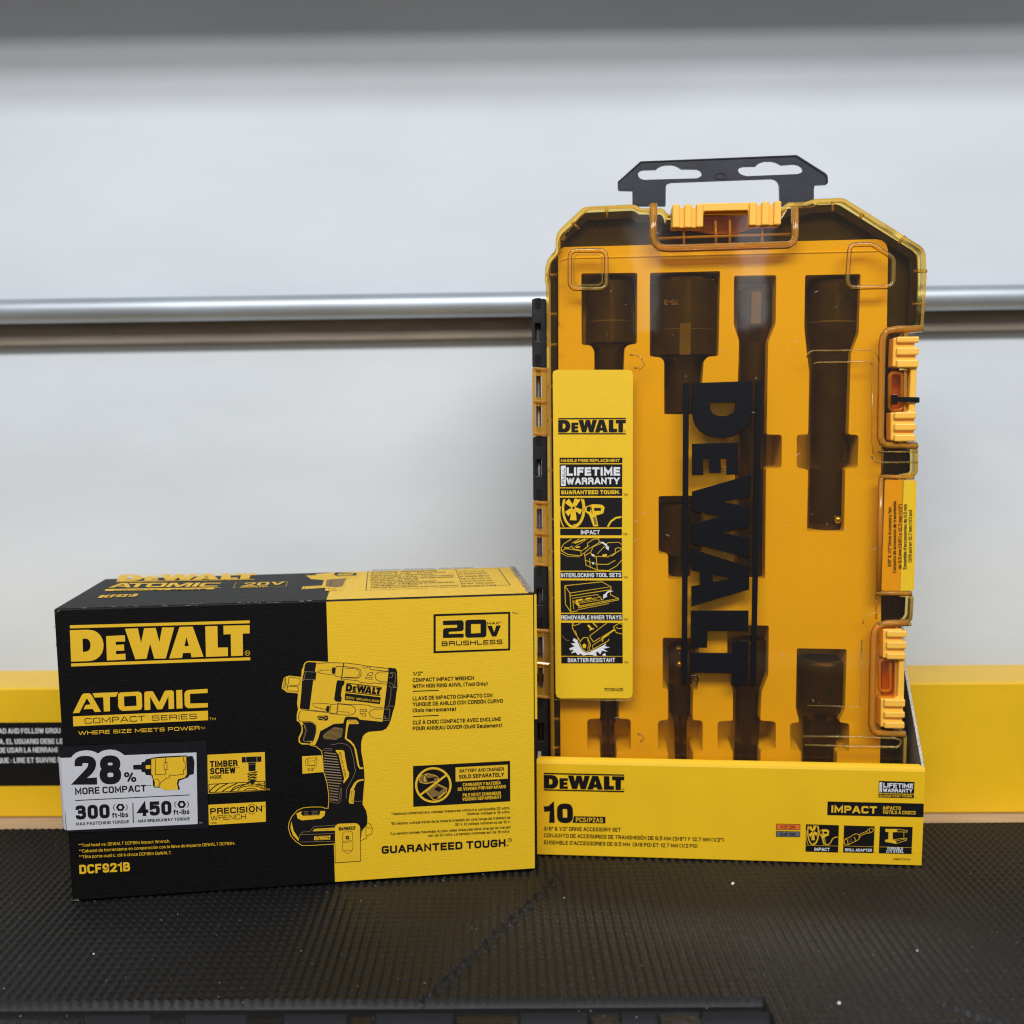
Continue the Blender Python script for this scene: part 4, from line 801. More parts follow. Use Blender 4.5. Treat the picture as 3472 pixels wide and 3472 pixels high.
# latch recess frames
ridge([(2216, 690), (2214, 800), (2220, 822), (2236, 838), (2270, 842), (2672, 830), (2690, 820), (2697, 800), (2696, 700)], .0026, name='latch_recess_rim', m='amberthick', w=-.0008)
ridge([(3130, 1114), (3040, 1116), (3008, 1122), (2996, 1140), (2992, 1170), (2986, 1480), (2992, 1500), (3006, 1510), (3110, 1512)], .0024, name='latch_recess_rim', m='amberthick', w=-.0008)
ridge([(3080, 2112), (3010, 2114), (2978, 2122), (2966, 2140), (2962, 2180), (2956, 2455), (2962, 2478), (2976, 2486), (3070, 2490)], .0024, name='latch_recess_rim', m='amberthick', w=-.0008)
ridge([(2222, 690), (2220, 800), (2228, 822), (2244, 832), (2275, 836), (2668, 824), (2684, 814), (2690, 796), (2689, 700)], .0005, w=.0016)
ridge([(2209, 700), (2208, 806), (2216, 832), (2236, 847), (2272, 850), (2676, 838), (2696, 826), (2704, 802), (2703, 704)], .0006, w=.0008)
for L in ([(2232, 806), (2340, 801), (2690, 790)], [(2428, 745), (2430, 838)], [(2477, 742), (2477, 836)], [(2320, 770), (2321, 836)], [(2588, 765), (2586, 832)]): ridge(L, .0009, w=-.003, name='lid_rib', m='amberrim')
ridge([(2988, 1620), (2985, 1800), (2980, 2005)], .0018, w=-.001, m='amberthick'); ridge([(2985, 1617), (3100, 1619)], .0016, w=-.001, m='amberthick'); ridge([(2972, 2012), (3092, 2013)], .0018, w=-.001, m='amberthick')
ridge([(2992, 1512), (3112, 1514)], .0014, w=0, m='rib'); ridge([(2975, 2115), (3088, 2117)], .0014, w=0, m='rib')
ridge([(2972, 2100), (2972, 2020)], .0008, w=-.001); ridge([(2994, 1510), (2992, 1610)], .0008, w=-.001)
ridge(arc_rect(3020, 1265, 3062, 1390, 12), .0013, True, w=-.002, name='catch_window', m='amberthick'); ridge(arc_rect(2985, 2240, 3022, 2345, 12), .0013, True, w=-.002, name='catch_window', m='amberthick')
# yellow catch behind the top latch, clear latch ends
mb = MB(); mb.poly(CF, [cv([(2300, 722), (2620, 712), (2615, 755), (2500, 790), (2420, 792), (2310, 775)], -.012)], -.015, -.012); mb.build('latch_catch', M['catch'], case)
mb = MB(); mb.poly(CF, [cv([(3024, 1255), (3078, 1255), (3076, 1396), (3022, 1396)], -.011)], -.014, -.011); mb.build('latch_catch', M['catch'], case)
mb = MB(); mb.poly(CF, [cv([(2992, 2238), (3045, 2238), (3042, 2362), (2990, 2362)], -.011)], -.014, -.011); mb.build('latch_catch', M['catch'], case)
mb = MB()
for _ in range(170):
    x_, y_d = random.uniform(1905, 2985), random.uniform(700, 2540)
    if 1870 < x_ < 2150 and 1250 < y_d < 2370: continue
    u_, v_ = cv([(x_, y_d)])[0]; a = random.uniform(.0001, .00026); g_ = random.uniform(0, 3.14); l_ = a*random.choice((1, 1, 1, 3, 6))
    mb.add([CF.P(u_+dx*math.cos(g_)-dy*math.sin(g_), v_+dx*math.sin(g_)+dy*math.cos(g_), .0001) for dx, dy in ((-l_, -a*.6), (l_, -a*.5), (l_*.9, a*.5), (-l_*.8, a*.6))], [(0, 1, 2, 3)])
tag(mb.build('lid_dust', mat('pale_lint', (.5, .46, .38), .8), case), None, None, kind='stuff')
# raised black lettering
i = Ink(CF); f = i.quadmap([(2581, 1292), (2562, 2323), (2310, 2320), (2316, 1299)])
for loops in LOGO:
    mb = MB(); mb.poly(CF, [[f(*a) for a in l] for l in loops], .0001, .0016); mb.build('raised_letter', M['lett'], case, bevel=.0002, seg=1)
mb = MB(); mb.tube([CF.P(*a, .0009) for a in cv([(2353+14*math.cos(a*.5236), 2303+14*math.sin(a*.5236)) for a in range(12)])], .0005, 6, True)
mb.build('registered_mark', M['lett'], case)
# label
C13 = ((1780, 1240), 3.45); C14 = ((1780, 1760), 3.019)
lab = empty('label', case.location, '', ''); del lab['label'], lab['category']
lab.parent = case; lab.location = (0, 0, 0)
mb = MB(); pts = [(1874, 1270), (1876, 1259), (1888, 1254), (2132, 1254), (2142, 1258), (2146, 1270), (2145, 2350), (2141, 2362), (2130, 2367), (1900, 2367), (1888, 2362), (1884, 2350)]
mb.poly(CF, [cv(pts)], .0001, .0007); bpy.data.objects.remove(lab); lab = mb.build('side_label', M['label'], case)
LW = .00075
i = Ink(CF, C13, w=LW); yl = M['label']
i.logo([(390, 612), (1180, 610), (1178, 802), (388, 802)], k_); i.oval((1165, 765), 10, 10, 3, k_); i.build('label_logo', lab)
i = Ink(CF, C13, w=LW)
i.poly([(405, 1075), (1140, 1075), (1138, 1140), (405, 1140)], k_); i.text('HASSLE FREE REPLACEMENT', (422, 1127), (1108, 1125), 34, yl, bold=.045)
i.poly([(405, 1152), (1138, 1152), (1137, 1420), (407, 1422)], k_); i.poly([(420, 1170), (477, 1168), (477, 1405), (422, 1405)], w_, 1); i.text('FULL', (462, 1380), (464, 1195), 30, k_, 2, bold=.04)
i.text('LIFETIME', (488, 1286), (1112, 1284), 98, w_, bold=.065, space=1.0); i.text('WARRANTY', (486, 1388), (1114, 1384), 78, w_, bold=.06, space=1.0)
i.poly([(407, 1433), (1137, 1433), (1137, 1522), (407, 1523)], k_); i.text('GUARANTEED TOUGH.', (424, 1503), (1110, 1500), 46, yl, bold=.06, space=1.0); i.text('TM', (1152, 1523), (1200, 1522), 28, k_, bold=.01)
i.build('warranty_badge', lab)
i = Ink(CF, C13, w=LW); i.poly([(407, 1542), (1137, 1542), (1135, 1890), (410, 1892)], k_)
wheel_gun(i, 409, 1544, 1135, 1889, yl, [(.77, .98), (.82, .8), (.9, .68), (.99, .65)]); i.build('label_picture', lab)
i = Ink(CF, C14, w=LW)
for q, t_, a, b in (([(360, 97), (992, 97), (992, 165), (360, 165)], 'IMPACT', (572, 154), (766, 154)), ([(363, 537), (993, 537), (995, 605), (363, 605)], 'INTERLOCKING TOOL SETS', (370, 593), (985, 591)), ([(367, 968), (998, 968), (998, 1037), (368, 1035)], 'REMOVABLE INNER TRAYS', (372, 1025), (990, 1024)), ([(372, 1405), (1000, 1405), (1001, 1475), (372, 1475)], 'SHATTER RESISTANT', (437, 1462), (922, 1460))):
    i = Ink(CF, C14, w=LW); i.poly(q, k_); i.text(t_, a, b, 42, w_, bold=.035); i.text('TM', (q[2][0]+13, q[2][1]), (q[2][0]+54, q[2][1]), 24, k_, bold=.01); i.build('caption_banner', lab)
i = Ink(CF, C14, w=LW)
i.text('70105425', (808, 1758), (1004, 1757), 32, k_, bold=.025); i.build('printed_text', lab)
def pic(q, lines, polys=(), whites=()):
    i = Ink(CF, C14, w=LW); i.poly(q, k_)
    for L, w0 in lines: i.line(L, w0, yl)
    for p_ in polys: i.poly(p_, yl, 1)
    for p_ in whites: i.poly(p_, w_, 2)
    return i
i = pic([(360, 193), (992, 193), (993, 527), (362, 527)],
    [([(372, 290), (400, 250), (480, 200)], 6), ([(372, 290), (375, 325), (440, 360), (570, 375), (660, 300), (760, 240), (755, 200), (700, 205), (640, 245), (640, 285), (580, 322), (490, 300), (480, 275), (440, 300), (400, 285)], 6),
     ([(375, 325), (420, 300), (575, 325), (655, 270)], 5), ([(575, 325), (572, 375)], 5), ([(365, 345), (430, 378), (560, 385)], 4), ([(480, 245), (560, 200)], 5), ([(500, 290), (640, 200)], 4),
     ([(610, 350), (625, 470), (740, 520), (855, 525), (935, 480), (990, 420)], 6), ([(615, 370), (670, 340), (720, 390), (735, 380), (850, 385), (990, 310)], 6), ([(735, 460), (850, 462), (925, 420)], 6), ([(730, 390), (740, 520)], 6),
     ([(670, 340), (700, 280), (800, 240)], 5), ([(740, 355), (850, 240), (960, 235), (990, 260)], 5), ([(620, 420), (730, 460)], 5), ([(885, 380), (925, 350), (925, 300), (960, 290), (990, 300)], 6), ([(660, 400), (670, 500)], 5)],
    [[(415, 285), (445, 290), (440, 308), (410, 302)], [(520, 280), (565, 278), (560, 292), (525, 294)], [(500, 240), (610, 200), (620, 208), (512, 250)], [(790, 362), (840, 355), (835, 375), (795, 380)], [(680, 350), (720, 370), (715, 385), (675, 365)]],
    [[(760, 232), (800, 232), (835, 255), (850, 285), (860, 275), (855, 320), (820, 290), (835, 288), (815, 262), (790, 245)], [(685, 360), (705, 358), (703, 380), (685, 378)], [(690, 440), (708, 440), (706, 462), (690, 460)]]); i.build('label_picture', lab)
i = pic([(363, 625), (996, 627), (998, 957), (367, 957)],
    [([(407, 680), (785, 640), (880, 690), (460, 755), (407, 680)], 6), ([(407, 680), (415, 870), (470, 950), (540, 935)], 6), ([(460, 755), (470, 950)], 6), ([(880, 690), (880, 720), (465, 785)], 6), ([(480, 810), (740, 770), (800, 830)], 5), ([(490, 830), (550, 890), (955, 810), (870, 770)], 7),
     ([(490, 830), (500, 920)], 5), ([(545, 905), (955, 825), (958, 808)], 6), ([(540, 925), (860, 862)], 5), ([(540, 835), (780, 795)], 4), ([(560, 860), (800, 820)], 4), ([(550, 848), (740, 815)], 4), ([(880, 720), (875, 770)], 5)],
    [[(540, 820), (590, 812), (592, 826), (545, 832)], [(620, 808), (680, 800), (682, 812), (625, 820)], [(515, 830), (535, 820), (560, 885), (545, 890)]],
    [[(905, 735), (870, 728), (840, 740), (818, 768), (805, 765), (798, 812), (845, 790), (832, 778), (850, 752), (875, 742)]]); i.build('label_picture', lab)
spl = [(395, 1195), (430, 1235), (470, 1240)]
i = pic([(368, 1058), (998, 1060), (1000, 1400), (370, 1398)],
    [([(485, 1062), (485, 1110), (505, 1150), (565, 1250), (600, 1210), (640, 1210), (670, 1280), (655, 1345), (630, 1360), (590, 1330), (555, 1260)], 7), ([(515, 1140), (545, 1230)], 5), ([(660, 1195), (700, 1255), (775, 1210)], 6), ([(660, 1195), (835, 1062)], 6), ([(670, 1345), (850, 1245), (860, 1225)], 7), ([(700, 1335), (690, 1290), (860, 1180)], 5),
     ([(790, 1250), (790, 1205), (920, 1120)], 8), ([(905, 1100), (960, 1065), (995, 1075)], 6), ([(905, 1100), (935, 1160), (998, 1175)], 6), ([(640, 1230), (655, 1280), (640, 1330)], 4), ([(380, 1190), (420, 1235), (450, 1240)], 2), ([(495, 1062), (500, 1090), (570, 1065)], 5), ([(930, 1105), (960, 1120), (998, 1110)], 6)],
    [[(590, 1280), (612, 1272), (628, 1290), (618, 1320), (592, 1312)], [(635, 1085), (655, 1078), (690, 1120), (700, 1110), (710, 1120), (660, 1140), (660, 1125), (675, 1128)], [(790, 1205), (915, 1120), (920, 1135), (800, 1215), (800, 1245), (790, 1255)], [(690, 1062), (705, 1062), (745, 1100), (735, 1105)]],
    [[(500, 1215), (535, 1235), (560, 1300), (590, 1345), (630, 1368), (680, 1350), (800, 1290), (830, 1270), (820, 1300), (870, 1310), (800, 1325), (850, 1355), (790, 1345), (770, 1380), (740, 1350), (700, 1390), (640, 1385), (600, 1395), (570, 1375), (540, 1390), (520, 1360), (470, 1370), (500, 1340), (450, 1320), (510, 1300), (470, 1270), (520, 1265), (490, 1240)],
     [(790, 1385), (820, 1368), (830, 1395), (800, 1398)], [(700, 1380), (730, 1370), (735, 1396), (705, 1398)], [(455, 1330), (480, 1330), (470, 1345)]]); i.build('label_picture', lab)
# side text strip
C15 = ((2450, 1200), 2.415)
mb = MB(); mb.poly(CF, [cv([(3001, 1630), (3006, 1626), (3106, 1629), (3108, 1634), (3100, 1998), (3095, 2003), (2993, 2003), (2989, 1998)])], -.0014, -.0002)
strip = mb.build('text_strip', M['label'], case)
i = Ink(CF, C15, w=.0)
for t_, x, ya, yb in (('3/8" & 1/2" Drive Accessory Set', 1381, 1742, 1253), ('Conjunto de accesorios de transmisión', 1421, 1790, 1203), ('de 9,5 mm (3/8") y 12,7 mm (1/2")', 1466, 1760, 1230), ("Ensemble d'accessories de 9,5 mm", 1507, 1762, 1230), ('(3/8 po) et 12,7 mm (1/2 po)', 1549, 1705, 1277)):
    i.text(t_, (x-1, ya), (x+2, yb), 27, k_, bold=.02)
i.build('printed_text', strip)
# latches
def latch(base, ribs, name='latch'):
    mb = MB()
    mb.poly(CF, [cv(base)], -.009, .0012)
    o = mb.build(name, M['latch'], case, bevel=.0008)
    for r in ribs: mb = MB(); mb.slab(CF, *sorted((cv([r[0]])[0][0], cv([r[1]])[0][0])), *sorted((cv([r[0]])[0][1], cv([r[1]])[0][1])), -.0088, .0036); mb.build('grip_rib', M['latch'], o, bevel=.0009)
    return o
kt = cr((2200, 640), 3.22)
latch(kt([(250, 205), (510, 205), (520, 165), (1170, 152), (1180, 180), (1432, 170), (1432, 400), (1085, 410), (1082, 250), (1070, 238), (610, 248), (597, 262), (583, 430), (245, 432)]),
      [(kt([(a, b)])[0], kt([(c, d)])[0]) for a, b, c, d in ((255, 180, 332, 436), (385, 178, 462, 436), (514, 175, 588, 430), (1090, 158, 1168, 412), (1226, 150, 1304, 408), (1358, 146, 1433, 405))])
latch([(3028, 1146), (3098, 1146), (3106, 1240), (3108, 1250), (3102, 1396), (3094, 1494), (3018, 1494), (3018, 1399), (3070, 1398), (3080, 1392), (3086, 1255), (3080, 1246), (3024, 1244)],
      [((3036, y0), (x1, y1)) if y0 < 1300 else ((3028, y0), (x1, y1)) for x1, y0, y1 in ((3111, 1143, 1163), (3110, 1180, 1205), (3109, 1221, 1247), (3101, 1397, 1420), (3101, 1436, 1460), (3099, 1473, 1497))])
latch([(2992, 2132), (3058, 2132), (3066, 2228), (3064, 2366), (3056, 2464), (2984, 2464), (2985, 2368), (3034, 2366), (3042, 2360), (3046, 2242), (3040, 2232), (2992, 2231)],
      [((3002, y0), (x1, y1)) if y0 < 2300 else ((2994, y0), (x1, y1)) for x1, y0, y1 in ((3071, 2135, 2158), (3069, 2172, 2197), (3066, 2210, 2233), (3064, 2366, 2393), (3063, 2408, 2430), (3062, 2443, 2466))])
# hinges on the left edge
WH0, WH1 = -.026, -.010
segs = [(1012, 1245, 0), (1247, 1478, 1), (1480, 1697, 0), (1699, 1919, 1), (1921, 2130, 0), (2132, 2366, 1), (2368, 2600, 0)]
def hx(y, x0): return x0+(y-1000)*.0066
for y0, y1, kind in segs:
    mb = MB(); h = y1-y0
    W0, W1 = WH0, WH1
    if kind == 0:
        ps = [(1803, y0+4), (1808, y0), (1850, y0), (1852, y1), (1806, y1), (1803, y1-4)]
        outl = cv([(hx(y, x), y) for x, y in ps], W1)
        holes = []
        for a, b in ((y0+.36*h, y0+.62*h),):
            holes.append(CREV(cv([(hx(a, 1813), a), (hx(a, 1833), a), (hx(b, 1833), b), (hx(b, 1813), b)], W1)))
        mb.poly(CF, [outl]+holes, W0, W1); ob = mb.build('hinge_knuckle', M['black'], case, bevel=.0006)
        for a, b in ((y0-1, y0+.15*h), (y1-.18*h, y1+1)):
            mb = MB()
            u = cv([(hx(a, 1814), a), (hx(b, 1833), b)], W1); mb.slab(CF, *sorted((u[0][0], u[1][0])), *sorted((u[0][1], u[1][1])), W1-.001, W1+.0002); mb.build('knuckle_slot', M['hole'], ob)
    else:
        outl = cv([(hx(y0, 1803), y0), (hx(y0, 1862), y0), (hx(y1, 1862), y1), (hx(y1, 1803), y1)], W1); holes = []
        for a, b in ((y0+.12*h, y0+.43*h), (y0+.56*h, y0+.86*h)):
            holes.append(CREV(cv([(hx(a, 1812), a), (hx(a, 1835), a), (hx(b, 1835), b), (hx(b, 1812), b)], W1)))
        mb.poly(CF, [outl]+holes, W0, W1); mb.build('hinge_knuckle', M['amberrim'], case)['label'] = 'amber hinge knuckle'
        for a in (y0+5, y0+.5*h, y1-5): mb = MB(); mb.tube([CF.P(*c, W1+.001) for c in cv([(hx(a, 1810), a-3), (hx(a, 1864), a+3)], W1)], .0011, 6); mb.build('knuckle_rib', M['amberrim'], case)
mb = MB(); mb.tube([CF.P(*a, -.017) for a in cv([(1824, 1014), (1835, 2640)], -.017)], .0017, 12); mb.build('hinge_pin', M['pin'], case, smooth=True)
# the fold-up hanging tab at the back
t1 = cr((2080, 510), 4.83); t2 = cr((2440, 510), 4.83); WTB = -.030
tab = t1([(72, 510), (440, 178)]) + t2([(1250, 73), (1285, 85), (1735, 370), (1770, 410), (1778, 520), (1765, 545), (1560, 555), (1545, 640), (1545, 900), (995, 900), (985, 560), (960, 500), (920, 465), (860, 450)]) + t1([(950, 512), (890, 530), (858, 570), (855, 900), (315, 900), (312, 650), (90, 645), (72, 620)])
hA = t1([(400, 385), (415, 340), (450, 315), (500, 305), (700, 300), (725, 275), (780, 242), (850, 224), (960, 222), (1030, 240), (1085, 270), (1115, 290), (1370, 292), (1430, 320), (1455, 370), (1440, 420), (1370, 455), (500, 480), (440, 460), (410, 425)])
hB = t2([(300, 325), (315, 285), (350, 262), (400, 250), (600, 245), (625, 215), (680, 182), (750, 163), (860, 162), (930, 178), (985, 205), (1020, 225), (1230, 210), (1300, 225), (1355, 260), (1375, 305), (1345, 360), (1280, 385), (450, 420), (370, 400), (320, 370)])
mb = MB(); mb.poly(CF, [cv(tab, WTB), CREV(cv(hA, WTB)), CREV(cv(hB, WTB))], WTB-.0045, WTB)
tb = mb.build('hang_tab', M['tabm'], case, bevel=.0003, seg=1)
mb = MB(); mb.tube([CF.P(*a, WTB) for a in cv(t1([(78, 540), (85, 515), (455, 192)])+t2([(1245, 92), (1715, 390), (1745, 430), (1755, 520)]), WTB)], .0006, 6); mb.build('tab_edge_bead', M['tabm'], tb)
for x, y in ((2443, 598),):
    mb = MB(); mb.tube([CF.P(*c, WTB+.0001) for c in cv([(x+20*math.cos(a*.5236), y+10*math.sin(a*.5236)) for a in range(12)], WTB)], .0003, 6, True); mb.build('moulding_mark', M['tabm'], tb)
# zip tie on the upper latch
tie = empty('cable_tie', CF.P(*cv([(3070, 1358)])[0]), 'thin black cable tie looped round the upper side latch of the amber case', 'cable tie')
mb = MB(); u = cv([(3020, 1338), (3037, 1372)]); mb.slab(CF, u[0][0], u[1][0], u[1][1], u[0][1], .0, .004); mb.build('tie_head', M['lett'], tie, bevel=.0004)
mb = MB(); a0 = cv([(3036, 1355), (3113, 1359)]); hh = .0016
loop = [(a0[0][0], .0022), (a0[1][0]-.002, .0026), (a0[1][0], .0012), (a0[1][0]+.0007, -.003), (a0[1][0]+.0002, -.010), (a0[1][0]-.003, -.012)]
vs = []
for k, (u_, w0) in enumerate(loop):
    t_ = k/(len(loop)-1); vc = a0[0][1]*(1-t_)+a0[1][1]*t_
    nx = (0, .0005) if k < 2 else ((.0004, .0003) if k == 2 else (.0006, 0))
    for dv, s_ in ((-hh, 0), (hh, 0), (hh, 1), (-hh, 1)): vs.append(CF.P(u_+nx[0]*s_, vc+dv, w0+nx[1]*s_))
mb.add(vs, [(k*4+a, (k+1)*4+a, (k+1)*4+(a+1) % 4, k*4+(a+1) % 4) for k in range(len(loop)-1) for a in range(4)]+[(0, 1, 2, 3), (20, 21, 22, 23)])
mb.build('tie_strap', M['lett'], tie)

# ------------------------------------------------------------------ sockets and adapters in the pockets
def tool(name, label, cat, p0, p1, prof, extra=(), seg=28, w=WT, flutes=0):
    """prof: list of (fraction along p0->p1, radius in photo px, material index)"""
    A = V(cv([p0], w)[0]); B = V(cv([p1], w)[0]); L = (B-A); e = L.normalized(); nn = V((-e.y, e.x))
    sc = (V(cv([(p0[0]+100, p0[1])], w)[0])-V(cv([p0], w)[0])).length/100
    root = empty(name, CF.P(*A, w), label, cat, 'sockets and drive tools in the amber case')
    def ring(f, r, off=0):
        c = A+L*f; out = []
        for k in range(seg):
            a = 2*math.pi*k/seg; rr = r*sc*(1-(.05 if flutes and k % 4 < 2 and r < 70 else 0))
            q = c+nn*(rr*math.cos(a)); out.append(CF.P(q.x, q.y, w+rr*math.sin(a)))
        return out
    parts = {}
    for a, b in zip(prof[:-1], prof[1:]):
        parts.setdefault(a[2], []).append((a, b))
    names = {0: 'socket_body', 1: 'drive_shank', 2: 'knurled_band'}
    mats_ = {0: M['tool'], 1: M['tool'], 2: M['tool2']}
    for key, sg in parts.items():
        mb = MB()
        for a, b in sg:
            mb.add(ring(a[0], a[1])+ring(b[0], b[1]), [(k, (k+1) % seg, seg+(k+1) % seg, seg+k) for k in range(seg)])
        a = sg[0][0]; b = sg[-1][1]
        mb.add(ring(a[0], a[1]), [tuple(range(seg))]); mb.add(ring(b[0], b[1]), [tuple(range(seg))])
        ob = mb.build(names[key], mats_[key], root)
        me = ob.data; me.polygons.foreach_set('use_smooth', [len(p.vertices) == 4 for p in me.polygons])
    for kind, x, y, r in extra:
        u = cv([(x, y)], w)[0]; c = A+L*((V(u)-A).dot(e)/L.length); rad = None
        fr = (V(u)-A).dot(e)/L.length
        rad = max([pr[1] for pr in prof if pr[0] <= fr+1e-3][-1:] or [prof[0][1]])*sc
        off = (V(u)-c).dot(nn); wz = w+math.sqrt(max(1e-8, rad*rad-off*off)); q = c+nn*off
        if kind == 'ball':
            bm = bmesh.new(); bmesh.ops.create_uvsphere(bm, u_segments=16, v_segments=10, radius=r*sc)
            vs = [CF.P(q.x, q.y, wz-.0004)+v.co for v in bm.verts]; bm.verts.index_update(); fs = [tuple(v.index for v in f_.verts) for f_ in bm.faces]; bm.free()
            mb = MB(); mb.add(vs, fs); mb.build('detent_ball', M['brass'], root, smooth=True)
        elif kind == 'hole':
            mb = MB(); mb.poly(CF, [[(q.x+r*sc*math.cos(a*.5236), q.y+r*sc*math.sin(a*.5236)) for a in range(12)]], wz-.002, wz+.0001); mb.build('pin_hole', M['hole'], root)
        elif kind == 'mouth':
            mb = MB(); c0 = A-L*0.001; r0 = r*sc
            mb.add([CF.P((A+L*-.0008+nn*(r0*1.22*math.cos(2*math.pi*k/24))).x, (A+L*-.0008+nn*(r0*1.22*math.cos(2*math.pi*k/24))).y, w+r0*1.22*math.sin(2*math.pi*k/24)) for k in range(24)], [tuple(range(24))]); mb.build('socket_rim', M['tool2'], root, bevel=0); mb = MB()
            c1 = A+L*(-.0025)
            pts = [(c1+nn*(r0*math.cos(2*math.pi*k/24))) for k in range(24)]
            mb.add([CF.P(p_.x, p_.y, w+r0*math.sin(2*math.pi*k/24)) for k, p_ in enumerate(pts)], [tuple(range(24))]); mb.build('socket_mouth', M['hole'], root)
        elif kind == 'flat':  # pale slab painting a reflected highlight onto the steel
            mb = MB(); x0, y0, x1, y1 = r; U0 = cv([(x0, y0), (x1, y1)], wz); mb.slab(CF, *sorted((U0[0][0], U0[1][0])), *sorted((U0[0][1], U0[1][1])), wz-.003, wz+.00005); mb.build('painted_glint', M['tool2'], root)
    return root
tool('socket_adapter', 'short dark socket adapter in the top left pocket, above the yellow label', 'socket adapter', (2067, 955), (2067, 1440), [(0, 70, 0), (.015, 78, 0), (.28, 80, 2), (.287, 80, 0), (.43, 82, 0), (.44, 50, 1), (1, 46, 1)], [('mouth', 2067, 955, 48), ('flat', 2066, 1144, (2056, 1128, 2077, 1160))])  # 'flat' is a painted highlight
t = tool('large_socket_adapter', 'widest dark socket, with etched lettering, in the second top pocket', 'socket adapter', (2322, 952), (2316, 1398), [(0, 100, 0), (.02, 110, 0), (.38, 111, 2), (.386, 111, 0), (.57, 111, 0), (.58, 62, 1), (1, 58, 1)], [('mouth', 2322, 952, 62), ('flat', 2322, 1150, (2305, 1096, 2341, 1202))])  # 'flat' is a painted highlight
i = Ink(CF, w=WT+111*.0002+.0001)
i.o = (0, 0); 
def raisedink(x0, y0, x1, y1, t_, h):
    w0 = -.0046; a = V(cv([(x0, y0)], w0)[0]); b = V(cv([(x1, y1)], w0)[0]); e = (b-a).normalized(); n0 = V((-e.y, e.x))
    vs, fs, zz_ = lay_text(t_, (b-a).length, h*.0002, .14, .14); mb = MB(); out = []
    for (x, y), z_ in zip(vs, zz_):
        q = a+e*x+n0*y; out.append(CF.P(q.x, q.y, w0+z_))
    mb.add(out, fs); return mb
raisedink(2302, 1016, 2252, 1017, '75-3', 16).build('etched_text', M['bronze'], t)
tool('drive_extension', 'long dark extension bar seen behind the raised black lettering', 'extension bar', (2561, 980), (2545, 1955), [(0, 50, 0), (.008, 60, 0), (.125, 60, 0), (.185, 48, 1), (1, 45, 1)], [('mouth', 2561, 980, 30), ('flat', 2562, 1040, (2549, 990, 2580, 1096))])  # 'flat' is a painted highlight
tool('impact_extension', 'longest bare extension bar, with a pin hole at its head, in the last top pocket', 'extension bar', (2826, 957), (2800, 1798), [(0, 80, 0), (.012, 88, 0), (.16, 88, 2), (.166, 88, 0), (.20, 86, 0), (.29, 68, 1), (.97, 60, 1), (1, 52, 1)], [('mouth', 2826, 957, 52), ('hole', 2848, 1013, 17), ('ball', 2825, 1756, 14)])
tool('drive_reducer', 'stubby dark drive reducer in the middle pocket, partly behind the lettering', 'socket adapter', (2306, 1706), (2306, 1955), [(0, 66, 0), (.03, 72, 0), (.68, 72, 0), (.70, 38, 1), (1, 36, 1)], [('mouth', 2306, 1706, 40)])
tool('bit_adapter', 'slim dark bit adapter with a steel ball, low beside the last black letter', 'bit adapter', (2303, 2180), (2309, 2620), [(0, 30, 0), (.03, 38, 0), (.38, 38, 0), (.53, 36, 0), (.60, 22, 1), (1, 20, 1)], [('ball', 2300, 2242, 11)])
tool('twisted_drive_shank', 'dark spiral-grooved shank in the bottom pocket below the black lettering', 'extension bar', (2545, 2165), (2528, 2620), [(0, 54, 0), (.02, 60, 0), (.27, 58, 0), (.40, 44, 1), (1, 40, 1)], [('mouth', 2545, 2165, 34)], flutes=1)
tool('open_socket', 'short dark open-topped socket with a pin hole in the bottom right pocket', 'socket', (2786, 2232), (2776, 2620), [(0, 74, 0), (.02, 80, 0), (.42, 79, 0), (.50, 60, 1), (1, 54, 1)], [('mouth', 2786, 2232, 60), ('hole', 2793, 2321, 15)], flutes=1)
tool('slim_bit_adapter', 'thin dark adapter shank showing just below the yellow label', 'bit adapter', (2062, 2000), (2062, 2620), [(0, 28, 0), (.05, 30, 0), (.70, 29, 0), (.73, 22, 1), (1, 20, 1)])

# ================================================================== BACKGROUND
WAX = -.006
wd = V((math.cos(WAX), math.sin(WAX), 0)); wb = V((-math.sin(WAX), math.cos(WAX), 0))
def BG(u, d, z): return wd*u+wb*d+Z*z
# yellow long carton
mb = MB(); y0, y1 = .725, .777; z0, z1 = -.012, .0945
mb.box8([BG(-.75, y0, z0), BG(.75, y0, z0), BG(.75, y1, z0), BG(-.75, y1, z0), BG(-.75, y0, z1), BG(.75, y0, z1), BG(.75, y1, z1), BG(-.75, y1, z1)])
lb = empty('long_yellow_box', BG(0, y0, z0), 'long plain yellow box running along the wall behind the tool carton', 'box')
mb.build('box_body', M['ykraft'], lb, bevel=.0015)
BP = Plane(BG(0, y0, 0), wd, Z); i = Ink(BP, ((0, 2200), 2.415))
i.poly([(-400, 606), (900, 598), (900, 1118), (-400, 1126)], M['ink'], 0)
for t_, a, b in (('AD AND FOLLOW GROU', (-8, 693), (497, 690)), ('A, EL USUARIO DEBE LEE', (-2, 779), (545, 776)), ('DE USAR LA HERRAMI', (-8, 850), (472, 846)), ('QUE : LIRE ET SUIVRE L', (-12, 934), (500, 929))): i.text(t_, a, b, 42, M['white'], bold=.03)
i.build('warning_label', lb)
